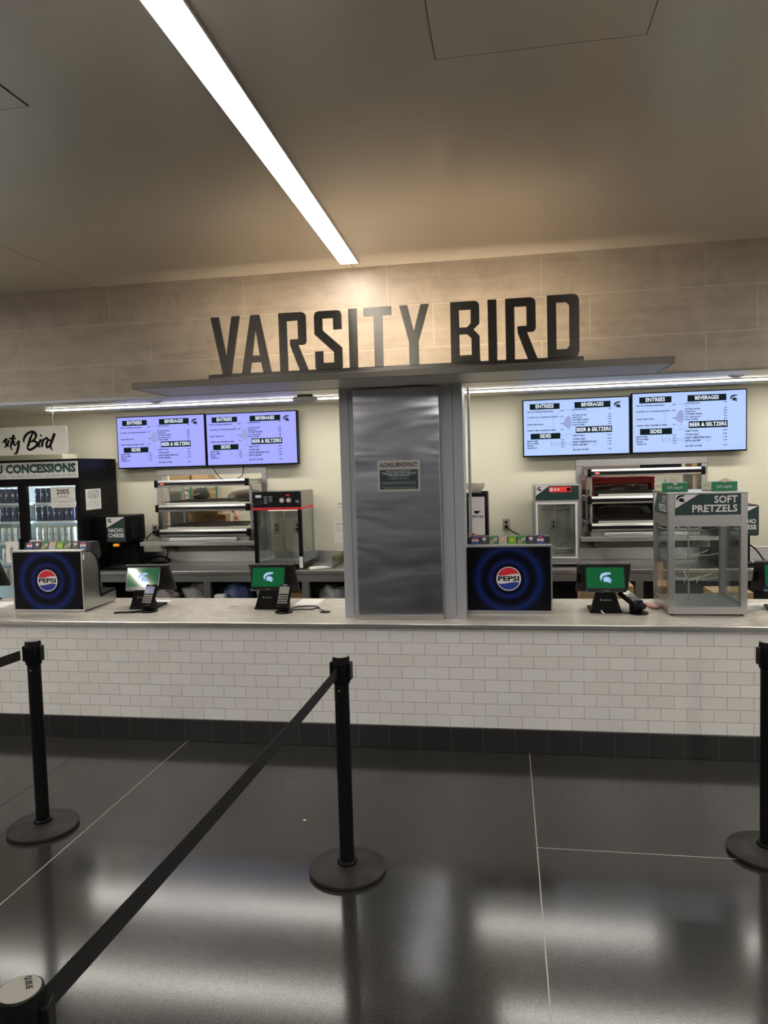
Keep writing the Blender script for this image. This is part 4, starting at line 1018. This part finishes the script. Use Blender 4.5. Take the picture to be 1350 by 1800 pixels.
MB().text('French Vanilla', -.045, .268, .009, -.0016, .05, 'C').text('Hot Chocolate', .032, .268, .009, -.0016, .05, 'C').build('legend', M_WHITEP, cf)
MB().box(-.095,.095,-.002,.05,.02,.06).build('drip_tray', M_DGREY, cf)
M_FILT = mat('filter paper', (.74,.69,.59), .8)
for i in range(4):
    o = MB().lathe([(.050,0.0006),(.072,.030),(.088,.056),(.086,.056),(.070,.032),(.048,.004)], 40, flute=.025).build('coffee_filter', M_FILT, None)
    o.location = (.175, 2.30, 1.601+.012*i)
    tag(o, ('lowest', 'second', 'third', 'topmost')[i]+' white fluted coffee filter in the stack on the cappuccino machine', 'coffee filter', 'coffee filters on the cappuccino machine')
t = thing('marker_pen', 'short black marker lying on the cappuccino machine beside the filters', 'pen', (.262, 2.17, 1.601), .1)
MB().cyl((-.025,0,.0085),(.030,0,.0085),.008,n=12).build('barrel', M_BLK, t)

sw = thing('pretzel_warmer', 'slim white framed glass warmer with a red control strip on the back counter', 'warmer', (.918, 2.22, .9005), 0)
w2, H, dp = .205, .755, .40
b = MB(); b.box(-w2, w2, 0, dp, .60, H, .004); b.build('header', M_STEEL, sw)
b = MB()
for x in (-w2, w2-.022): b.box(x, x+.022, 0, .022, .07, .60); b.box(x, x+.022, dp-.022, dp, .07, .60)
b.build('post', M_STEELV, sw)
MB().box(-w2, w2, 0, dp, .02, .07, .003).build('base', M_STEEL, sw)
for x in (-w2+.02, w2-.04):
    for y in (.04, dp-.04): MB().cyl((x+.01,y,.0005),(x+.01,y,.02),.012,n=10).build('foot', M_BLK, sw)
d = MB(); d.box(-w2+.018,-w2+.036,-.010,-.0005,.075,.597); d.box(w2-.036,w2-.018,-.010,-.0005,.075,.597); d.box(-w2+.036,w2-.036,-.010,-.0005,.579,.597); d.box(-w2+.036,w2-.036,-.010,-.0005,.075,.093)
dr = d.build('door', M_WHITEP, sw); MB().box(-w2+.036,w2-.036,-.007,-.004,.093,.579).build('pane', M_GLASSG, dr)
for x in (-w2+.002, w2-.006): MB().box(x, x+.004, .023, dp-.023, .07, .60).build('side_glass', M_GLASSG, sw)
hp = MB().box(-w2+.022, w2-.002, -.0015, -.0002, .615, .748).build('sign_panel', M_DGREEN, sw)
MB().prism([(-w2+.022,.748),(-.065,.748),(-w2+.022,.66)], -.0024, None, 'xz').build('corner', M_WHITEP, hp)
helmet(MB(), -w2+.032, .700, .040, -.0032).build('emblem', M_INK, hp)
rp = MB().box(-.065,.135,-.004,-.0025,.690,.738,.001).build('control_strip', mat('red panel', (.62,.03,.03), .4, emit=(.9,.05,.04), es=.3), hp)
MB().cyl((.112,-.004,.714),(.112,-.014,.714),.018,n=18).build('knob', M_BLK, hp)
MB().text('8:8', -.05, .703, .022, -.0045, .03, 'L', .02).text('175', -.01, .703, .022, -.0045, .05, 'L', .02).build('display', M_WHITEP, hp)
bpy.data.objects.remove([o for o in bpy.data.objects if o.name.startswith('display') and o.parent == hp][0])
MB().box(-.055,-.030,-.0048,-.0041,.700,.728).box(-.018,-.000,-.0048,-.0041,.704,.724).box(.012,.030,-.0048,-.0041,.704,.724).build('display', M_WHITEP, hp)
MB().cyl((0,.2,.0705),(0,.2,.599),.005,n=8).build('spindle', M_STEELV, sw)
hk = MB()
for z in (.18, .50):
    for a in range(3):
        th = a*PI/3+.3; hk.tube([(-.15*math.cos(th),.2-.15*math.sin(th),z+.02),(0,.2,z),(.15*math.cos(th),.2+.15*math.sin(th),z+.02)], .0035, 6)
hk.build('hook', M_STEELV, sw)

# ------------------------------------------------------------------ soda dispensers on the front counter
def soda(label, loc):
    t = thing('soda_dispenser', label, 'soda dispenser', loc, 0)
    W = .291
    MB().prism([(0,.012),(.215,.012),(.215,.30),(.205,.36),(.175,.41),(.12,.445),(.05,.455),(0,.455)], -W, W, 'yz').build('body', M_STEELV, t)
    MB().box(-W-.001, W+.001, -.004, .048, .455, .472, .003).build('top_lip', M_STEEL, t)
    f = MB(); f.box(-W, W, -.008, 0, .0, .020, .002); f.box(-W-.002, -W+.008, -.008, 0, .020, .455); f.box(W-.008, W+.002, -.008, 0, .020, .455); f.build('front_frame', M_STEEL, t)
    fp = MB().box(-W+.009, W-.009, -.004, .001, -.2175, .2165)
    fo = fp.build('front_panel', M_DOTS, t); fo.location = (0, -.0045, .2385)
    # round emblem, white disc with red and blue waves and the word
    R = .083; y = -.0052; cz = 0.002
    MB().prism(ell(0, cz, R, R, 48), y, None, 'xz').build('emblem', M_WHITEP, fo)
    em = [o for o in bpy.data.objects if o.parent == fo][-1]
    r = R-.006
    def wave(x): return .006*math.sin(x/r*2.6)
    a0 = math.asin(.028/r)
    top = [(r*math.cos(a), cz+r*math.sin(a)) for a in [a0+(PI-2*a0)*i/24 for i in range(25)]]
    top += [(x, cz+.028+wave(x)) for x in [-math.cos(a0)*r+2*math.cos(a0)*r*i/16 for i in range(1, 16)]]
    MB().prism(top, y-.0008, None, 'xz').build('red_wave', M_RED, em)
    bot = [(r*math.cos(a), cz-r*math.sin(a)) for a in [a0+(PI-2*a0)*i/24 for i in range(25)]]
    bot += [(x, cz-.028+wave(x)) for x in [-math.cos(a0)*r+2*math.cos(a0)*r*i/16 for i in range(1, 16)]]
    MB().prism(bot, y-.0008, None, 'xz').build('blue_wave', M_BLUE, em)
    MB().text('PEPSI', 0, cz-.014, .031, y-.0014, .142, 'C', .035).build('lettering', M_INK, em)
    # staff side: drip tray and flavour labels
    MB().prism([(.215,.012),(.45,.012),(.45,.10),(.215,.075)], -W, W, 'yz').build('drip_tray', M_STEELV, t)
    MB().prism([(.216,.078),(.452,.103),(.452,.112),(.216,.10)], -W-.001, W+.001, 'yz').build('tray_rim', M_BLK, t)
    MB().tube([(W+.003,.050,.455),(W+.003,.115,.45),(W+.003,.175,.412),(W+.003,.208,.36),(W+.003,.219,.30),(W+.003,.219,.10)], .005, 6).build('side_seal', M_BLK, t)
    MB().box(W,W+.001,.002,.025,.395,.435).build('sticker', M_WHITEP, t)
    MB().prism([(.115,.446),(.205,.36),(.27,.40),(.24,.515),(.135,.515)], -W+.02, W-.004, 'yz').build('valve_housing', M_DGREY, t)
    cols = [('navy',(.012,.02,.14)),('black navy',(.012,.016,.035)),('dew green',(.05,.22,.05)),('silver',(.50,.48,.50)),('lime',(.16,.42,.02)),('dew green',(.05,.22,.05)),('black navy',(.012,.016,.035)),('navy',(.012,.02,.14))]
    for i, (n, c) in enumerate(cols):
        x = -W+.062+.0645*i; L = tr(x, .118, .462) @ rx(-.30)
        lb = MB().box(-.030,.030,0,.012,-.008,.062,.003,M=L).build('flavor_label', mat('label '+n, c, .35), t)
        def P(poly, m, nm, dy=-.0006): MB().prism(poly, dy, None, 'xz', M=L).build(nm, m, lb)
        if i in (0, 7):
            P(ell(0,.030,.023,.023,24), M_WHITEP, 'disc'); P(ell(0,.032,.020,.020,16,.25,PI-.25), M_RED, 'red_half', -.0011); P(ell(0,.028,.020,.020,16,PI+.25,2*PI-.25), M_BLUE, 'blue_half', -.0011)
        elif i in (1, 6):
            P(ell(0,.044,.014,.014,20), M_WHITEP, 'disc'); P(ell(0,.046,.012,.012,12,.2,PI-.2), M_RED, 'red_half', -.0011); P([(-.008,.018),(.008,.018),(.008,.026),(-.008,.026)], M_GREYINK, 'word')
        elif i in (2, 5):
            P([(-.026,.008),(-.018,.030),(-.004,.026),(.004,.042),(.026,.050),(.018,.026),(.004,.022),(-.006,.008)], M_WHITEP, 'flash'); P([(-.022,.011),(-.014,.025),(.0,.022),(.008,.036),(.020,.043),(.013,.028),(.0,.018),(-.008,.011)], M_RED, 'red_flash', -.0011)
        elif i == 3: MB().text('G', 0, .026, .026, -.0008, None, 'C', .03, M=L).build('word', M_ORANGE, lb)
        else: P(ell(0,.030,.017,.013,16), mat('yellow lime', (.55,.55,.03), .4), 'burst')
    return t
soda('black soda dispenser with blue dot rings at the left end of the counter', (-2.965, .305, CZ))
soda('black soda dispenser with blue dot rings just right of the column', (.472, .345, CZ))
t = thing('paper_sheet', 'white printed card leaning behind the left soda dispenser', 'card', (-3.37, .50, CZ+.001), 0)
MB().box(-.08,.028,0,.004,.35,.52,.001).box(-.02,.02,.004,.02,.0005,.40).build('card', M_PAPER, t)
MB().prism([(-.042,.375),(-.02,.375),(-.012,.44),(-.02,.49),(-.028,.455),(-.036,.495),(-.044,.44)], -.0008, None, 'xz').build('print', M_GREYINK, t)
t = thing('paper_sheet', 'second white card just right of the first behind the left soda dispenser', 'card', (-3.42, .79, CZ+.001), 0)
MB().box(-.025,.08,0,.004,.30,.50,.001).box(0,.02,.004,.02,.0005,.35).build('card', M_PAPER, t)
t = thing('paper_sheet', 'white sheet lying flat on the counter left of the left soda dispenser', 'paper', (-3.62, .58, CZ), .1)
MB().box(-.18,.12,-.13,.13,.0005,.0012).build('sheet', M_PAPER, t)
t = thing('coffee_mixer', 'white bottle of syrup lying low right of the right soda dispenser', 'bottle', (.0,0,0), 0)
bpy.data.objects.remove(t)
t = thing('red_cap_bottle', 'red capped thing peeking above the right soda dispenser', 'bottle', (.216, .825, CZ), 0)
MB().lathe([(.02,.0006),(.022,.02),(.022,.42),(.014,.45)], 14).build('bottle', M_WHITE, t, smooth=40); MB().lathe([(.015,.45),(.015,.50),(.010,.51)], 14).build('cap', mat('red brown', (.26,.03,.02), .4), t, smooth=40)

# ------------------------------------------------------------------ payment terminals
EM_G = mat('terminal green', (.002,.03,.01), .06, emit=(.004,.085,.026), es=.9, spec=.5); EM_H = emission('terminal helmet', (.36,.52,.80), 1.0)
def pos(label, loc, rz, tilt=.30):
    t = thing('payment_terminal', label, 'payment terminal', loc, rz)
    MB().prism([(-.105,.0006),(.105,.0006),(.098,.022),(.058,.150),(-.058,.150),(-.098,.022)], 0, .05, 'xz', M=Matrix.Identity(4)).build('pedestal', M_BLK, t)
    p = MB(); p.box(-.105,.105,-.01,.21,.0006,.016,.005); p.box(-.045,.045,.05,.12,.016,.20,.006); p.build('base', M_BLK, t)
    MB().text('myvenue', .008, .085, .012, -.0006, .052, 'C', .02).box(-.038,-.028,-.0006,-.0002,.084,.096).build('lettering', M_GREYINK, t)
    L = tr(0, .012, .150) @ rx(-tilt)
    f = MB().box(-.135,.135,-.012,.012,-.012,.168,.004,M=L).build('front_screen', M_BLKG, t)
    MB().box(-.1235,.1235,-.0132,-.0122,.016,.158,M=L).build('display', EM_G, f)
    helmet(MB(), -.036, .050, .074, -.0138, M=L).build('emblem', EM_H, f)
    MB().text('myvenue', .004, -.004, .007, -.0126, .036, 'C', .02, M=L).build('lettering', M_GREYINK, f)
    MB().box(-.125,-.120,-.0130,-.0121,-.006,-.001,M=L).build('led', emission('blue led', (.1,.2,1.0), 2.0), f)
    L2 = tr(0, .225, .125) @ rx(.55)
    b = MB().box(-.178,.178,-.015,.010,-.01,.235,.006,M=L2).build('rear_screen', M_DGREY, t)
    MB().prism([(-.10,.03),(.10,.03),(.07,.19),(-.07,.19)], -.045, -.014, 'xz', M=L2).build('housing', M_DGREY, b)
    MB().box(-.03,.03,.10,.20,.11,.165,.004).build('arm', M_BLK, t)
    MB().box(-.178,-.150,-.03,-.014,.08,.15,.003,M=L2).build('card_slot', M_BLK, b)
    return t
pos('payment terminal beside the left soda dispenser, its green screen crossed by a white glare', (-2.275, .43, CZ), .02)
pos('payment terminal on the counter left of the column, helmet emblem on its green screen', (-1.285, .44, CZ), -.02)
pos('payment terminal between the right soda dispenser and the pretzel cabinet', (1.117, .365, CZ), 0)
pos('payment terminal cut by the photo edge right of the pretzel cabinet', (2.27, .42, CZ), -.15)
pos('payment terminal cut by the photo edge left of the left soda dispenser', (-3.86, .62, CZ), .05)
def reader(label, loc, rz, lean, scr):
    t = thing('card_reader', label, 'card reader', loc, rz); t.scale = (1.22, 1.22, 1.18)
    b = MB(); b.lathe([(.052,.0006),(.054,.006),(.046,.012)], 24); b.box(-.030,.030,-.012,.040,.012,.075,.008); b.build('stand', M_BLK, t, smooth=40)
    L = tr(0, -.015, .040) @ rx(-lean)
    d = MB().box(-.038,.038,-.016,.016,-.015,.140,.010,M=L).build('handset', M_BLK, t, smooth=40)
    MB().box(-.031,.031,-.0172,-.0160,.075,.122,M=L).build('display', scr, d)
    k = MB()
    for i in range(4):
        for j in range(4): k.box(-.030+.0158*j, -.018+.0158*j, -.0178, -.0160, .058-.0145*i, .067-.0145*i, M=L)
    k.build('key', mat('key grey', (.30,.29,.27), .5), d)
    MB().prism(ell(0,.131,.016,.005,12), -.0166, None, 'xz', M=L).build('badge', M_GREYINK, d)
    MB().box(-.014,.014,-.0135,-.012,.022,.030).build('logo', M_RED, t)
    return t
M_RSB = mat('reader blue', (.10,.11,.18), .15, emit=(.10,.12,.22), es=.6); M_RSW = mat('reader grey', (.30,.31,.28), .06)
reader('black card reader with a bluish screen in front of the left terminal', (-2.175, .335, CZ), -.12, .50, M_RSB)
reader('black card reader with a pale screen beside the middle terminal', (-1.13, .33, CZ), -.08, .50, M_RSW)
reader('black card reader tipped back on its stand beside the pretzel cabinet', (1.325, .36, CZ), .75, 1.05, M_RSW)
cord('thin cables from the middle card reader to the black cable hole', [(-1.10,.36,CZ+.010),(-1.02,.42,CZ+.006),(-.95,.42,CZ+.006),(-.90,.40,CZ+.02),(-.86,.37,CZ+.012),(-.835,.353,CZ+.006)], .004)
cord('second thin cable curling behind the middle card reader', [(-1.12,.40,CZ+.010),(-1.07,.52,CZ+.006),(-1.01,.55,CZ+.006),(-.95,.54,CZ+.006),(-.91,.49,CZ+.006)], .004)
cord('short cable lying in front of the left terminal', [(-2.22,.30,CZ+.008),(-2.30,.28,CZ+.006),(-2.37,.27,CZ+.006),(-2.41,.25,CZ+.006)], .007)
cord('cable from the right terminal to its card reader', [(1.20,.34,CZ+.012),(1.25,.33,CZ+.008),(1.29,.34,CZ+.008)], .004)
cord('white cable end below the right terminal', [(1.085,.35,CZ+.02),(1.09,.335,CZ+.012),(1.10,.32,CZ+.006)], .005, M_WHITE)
t = thing('receipt_paper', 'small white slip on the counter behind the left card reader', 'paper', (-2.26, .72, CZ), .0)
MB().box(-.10,.05,-.07,.08,.0005,.0012).build('sheet', M_PAPER, t)
t = thing('receipt_paper', 'white slip on the counter behind the middle card reader', 'paper', (-1.04, .74, CZ), .0)
MB().box(-.10,.08,-.14,.12,.0005,.0012).build('sheet', M_PAPER, t)
t = thing('receipt_paper', 'white sheet on the counter right of the pretzel cabinet', 'paper', (2.13, .62, CZ), .1)
MB().box(-.10,.16,-.12,.12,.0005,.0012).build('sheet', M_PAPER, t)

# ------------------------------------------------------------------ pretzel display cabinet
pz = thing('pretzel_cabinet', 'tall stainless and glass soft pretzel display cabinet on the counter', 'display cabinet', (1.745, .285, CZ), 0)
w2, dp, H = .243, .50, .808
b = MB(); b.box(-w2-.004, w2+.004, -.004, dp+.004, H-.012, H, .002); b.build('top', M_STEEL, pz)
b = MB()
for x in (-w2, w2-.042):
    b.box(x, x+.042, 0, .042, .012, H-.012, .002); b.box(x, x+.042, dp-.042, dp, .012, H-.012, .002)
b.build('post', M_STEELV, pz)
b = MB(); b.box(-w2+.042, w2-.042, 0.002, .02, .012, .060); b.box(-w2+.042, w2-.042, dp-.02, dp-.002, .012, .060); b.box(-w2+.001, -w2+.02, .042, dp-.042, .012, .075); b.box(w2-.02, w2-.001, .042, dp-.042, .012, .075); b.build('base_panel', M_STEEL, pz)
MB().box(-w2+.02, w2-.02, .02, dp-.02, .045, .055).build('floor_plate', M_STEEL, pz)
b = MB(); b.box(-w2+.042, w2-.042, .002, .02, .585, .66); b.box(-w2+.001, -w2+.02, .042, dp-.042, .585, .66); b.box(w2-.02, w2-.001, .042, dp-.042, .585, .66); b.build('header_rail', M_STEEL, pz)
sp = MB().box(-w2+.042, w2-.042, .001, .02, .66, H-.012).build('sign_panel', M_DGREEN, pz)
MB().prism([(-w2+.044,H-.014),(-w2+.044,.705),(-.055,H-.014)], -.0004, None, 'xz').build('corner', M_WHITEP, sp)
helmet(MB(), -w2+.052, .742, .050, -.0014).build('emblem', M_INK, sp)
MB().text('SOFT', w2-.062, .738, .044, -.0006, .140, 'R', .02).text('PRETZELS', w2-.062, .680, .044, -.0006, .275, 'R', .02).build('lettering', M_WHITEP, sp)
ss = MB().box(-w2+.0005, -w2+.02, .042, dp-.042, .66, H-.012).build('side_sign', M_DGREEN, pz)
L = tr(-w2+.0005, dp/2, 0) @ rz_(-PI/2)
MB().prism([(-.20,H-.014),(-.20,.69),(-.10,H-.014)], -.0008, None, 'xz', M=L).build('corner', M_WHITEP, ss)
MB().text('SOFT', .19, .738, .044, -.0012, .12, 'R', .02, M=L).text('PRETZELS', .19, .680, .044, -.0012, .22, 'R', .02, M=L).build('lettering', M_WHITEP, ss)
MB().box(w2-.02, w2-.0005, .042, dp-.042, .66, H-.012).build('side_sign', M_DGREEN, pz)
MB().box(-w2+.042, w2-.042, .008, .012, .060, .585).build('front_glass', M_GLASS, pz)
for x in (-w2+.008, w2-.012): MB().box(x, x+.004, .042, dp-.042, .075, .585).build('side_glass', M_GLASSG, pz)
MB().box(-w2+.042, w2-.042, dp-.012, dp-.008, .060, .585).build('rear_glass', M_GLASSG, pz)
MB().cyl((-.06,.25,.0555),(-.06,.25,.60),.006,n=10).build('spindle', M_STEELV, pz)
MB().box(-.075,-.045,.235,.265,.565,.60).build('hub', M_STEELD, pz)
for z in (.535, .365, .205):
    hk = MB()
    for a in range(3):
        th = a*PI/3+.25+z; c, s_ = math.cos(th), math.sin(th)
        hk.tube([(-.06-.19*c,.25-.19*s_,z+.025),(-.06-.12*c,.25-.12*s_,z+.008),(-.06,.25,z),(-.06+.12*c,.25+.12*s_,z+.008),(-.06+.19*c,.25+.19*s_,z+.025)], .003, 6)
    hk.tube([(-.10,.20,z-.02),(-.095,.20,z+.0),(-.085,.20,z+.03)], .003, 6); hk.tube([(-.02,.20,z-.02),(-.015,.20,z+.0),(-.005,.20,z+.03)], .003, 6)
    hk.build('hook', mat('chrome wire', (.85,.85,.83), .35, .35), pz)
for x in (-w2+.03, w2-.03):
    for y in (.03, dp-.03): MB().cyl((x,y,.0005),(x,y,.012),.014,n=12).build('foot', M_BLK, pz)
t = thing('condiment_packet', 'pinkish wrapper on the counter left of the pretzel cabinet', 'wrapper', (1.455, .56, CZ), .3)
MB().ball((0,0,.017), .03, (1.1,2.6,.55), seg=14).build('wrapper', mat('pink wrap', (.62,.33,.28), .4), t, smooth=True)
# deli paper boxes on top
def deli(label, loc, rz, sheet):
    t = thing('deli_paper_box', label, 'box', loc, rz)
    MB().box(-.085,.085,-.0,.16,.0006,.060,.002).build('body', M_DELI, t)
    MB().box(-.0862,-.0851,.004,.156,.004,.058).build('side_panel', M_CREAM, t)
    MB().text('deli paper', .0, .020, .020, -.0006, .105, 'C', .0).build('lettering', M_WHITEP, t)
    MB().text('06 2024', 0, .030, .016, 0, .09, 'C', .0, M=tr(-.0868,.08,0) @ rz_(-PI/2)).build('date_print', M_GREYINK, t)
    sheet(t)
def sh1(t): 
    MB().prism([(-.045,.061),(-.035,.098),(.0,.094),(.012,.10),(.018,.060),(.008,.045),(-.006,.045),(-.016,.060)], -.004, -.001, 'xz').build('sheet', mat('wax paper', (.68,.60,.50), .6), t)
    MB().box(-.066,-.052,.02,.023,.060,.085).build('tab', mat('mint tab', (.35,.60,.48), .5), t)
def sh2(t): MB().prism([(-.06,.061),(-.035,.072),(-.005,.082),(.012,.085),(.035,.072),(.06,.066),(.05,.060),(.015,.060),(.0,.054),(-.012,.060)], -.004, -.001, 'xz').build('sheet', mat('wax paper', (.68,.60,.50), .6), t)
deli('green deli paper box with an upright sheet, on the pretzel cabinet nearer the column', (1.575, .42, CZ+.8085), .12, sh1)
deli('green deli paper box with a flat sheet, on the pretzel cabinet further from the column', (1.885, .42, CZ+.8085), .16, sh2)

# cartons behind the front counter
cb = thing('cardboard_box', 'brown carton with an open flap standing behind the right terminal', 'box', (1.29, 1.75, .001), .0)
MB().box(-.22,.21,-.16,.16,.0006,.82,.004).build('body', M_CARD, cb); MB().box(-.06,.215,.16,.168,.70,.975).build('flap', M_CARDL, cb)
MB().text('CHILI BASE', .08, .76, .018, -.1606, .2, 'C', .03).build('lettering', M_BRINK, cb)
bpy.data.objects.remove([o for o in kids(cb) if o.name.startswith('lettering')][0])
MB().text('A CHILI BASE', .08, .758, .018, -.1606, .2, 'C', .03).text('UNDER A CHILI', -.10, .790, .014, -.1606, .17, 'C', .03).build('lettering', M_BRINK, cb)
cb2 = carton('brown carton with a white label behind the counter right of the pretzel cabinet', (2.22, 1.55, .001), .30, .3, .80, M_CARD)
MB().box(-.11,.02,-.1512,-.1502,.70,.775).build('shipping_label', M_WHITE, cb2)

# ------------------------------------------------------------------ stanchions
def stanchion(label, loc, rz, belt=None, cap_words=False):
    t = thing('stanchion', label, 'stanchion', loc, rz, 'belt stanchions')
    MB().lathe([(.170,.0006),(.178,.006),(.178,.018),(.170,.024),(.10,.030),(.055,.036),(.045,.040)], 56).build('base', M_FOOT, t, smooth=35)
    MB().lathe([(.046,.038),(.046,.048),(.040,.056),(.034,.057)], 32).build('collar', M_BLK, t, smooth=35)
    MB().cyl((0,0,.056),(0,0,.895),.0335,n=40).build('post', M_BLK, t, smooth=40)
    h = MB(); h.lathe([(.036,.885),(.040,.890),(.040,1.000),(.038,1.006)], 40)
    h.build('head', M_BLK, t, smooth=40)
    for k in range(4):
        a = k*PI/2; L = rz_(a)
        MB().box(.036,.050,-.020,.020,.905,.985,.003,M=L).build('belt_slot', M_BLK, t)
    cp = MB().lathe([(.0385,1.004),(.0385,1.009),(.036,1.011)], 40).build('cap', M_BLK, t, smooth=40)
    MB().cyl((0,0,1.0105),(0,0,1.0122),.034,n=40).build('cap_label', mat('cap label', (.27,.26,.235), .4), cp)
    if cap_words: MB().text('QUEUE', 0, 0, .0095, 0, .036, 'C', .03, M=tr(.006,.012,1.0126) @ rz_(-1.2) @ rx(-PI/2)).build('lettering', M_INK, cp)
    MB().cyl((0,-.033,.86),(0,-.0365,.86),.0045,n=10).build('screw', M_STEELD, t)
    return t
def belt(parent, p0, p1, h=.050):
    # flat woven belt between two world points (top edge heights given), child of the stanchion it reels out of
    a, b = Vector(p0), Vector(p1); n = 14; mb = MB(); d = (b-a); sd = Vector((-d.y, d.x, 0)).normalized()*.0009
    rows = []
    inv = Matrix.Translation(Vector(parent.location)) @ rz_(parent.rotation_euler.z); inv.invert()
    for i in range(n+1):
        u = i/n; p = a.lerp(b, u); p.z -= .012*4*u*(1-u)
        rows.append([mb.bm.verts.new(inv @ (p+s+Vector((0,0,z)))) for s, z in ((sd,0),(sd,-h),(-sd,-h),(-sd,0))])
    for A, B in zip(rows, rows[1:]):
        for k in range(4): mb.bm.faces.new((A[k], A[(k+1)%4], B[(k+1)%4], B[k]))
    mb.bm.faces.new(rows[0]); mb.bm.faces.new(list(reversed(rows[-1])))
    return mb.build('belt', M_BELT, parent)
s1 = stanchion('black stanchion in the middle of the floor before the column', (-.292, -1.49, 0), -.1)
s2 = stanchion('black stanchion at the left holding a belt that leaves the photo', (-1.995, -1.275, 0), .1)
s3 = stanchion('black stanchion cut by the right edge of the photo', (1.652, -1.12, 0), .2)
s4 = stanchion('nearest black stanchion, only its printed cap and head showing', (-.352, -3.660, 0), .3, cap_words=True)
s5 = stanchion('black stanchion out at the left end of the left belt', (-2.35, -3.30, 0), 0)
belt(s4, (-.337, -3.612, .985), (-.300, -1.545, .972))
belt(s5, (-2.34, -3.25, .975), (-2.020, -1.345, .975))
for x, y in ((-.62, -.95), (.30, -.80)):
    pass
o = MB().ball((0,0,.004), .008, (1.2,.8,.45), seg=10).build('crumb', M_CREAM, None, smooth=True); o.location = (-.62, -1.05, 0.0004); tag(o, 'small pale crumb on the dark floor left of the middle stanchion', 'crumb')
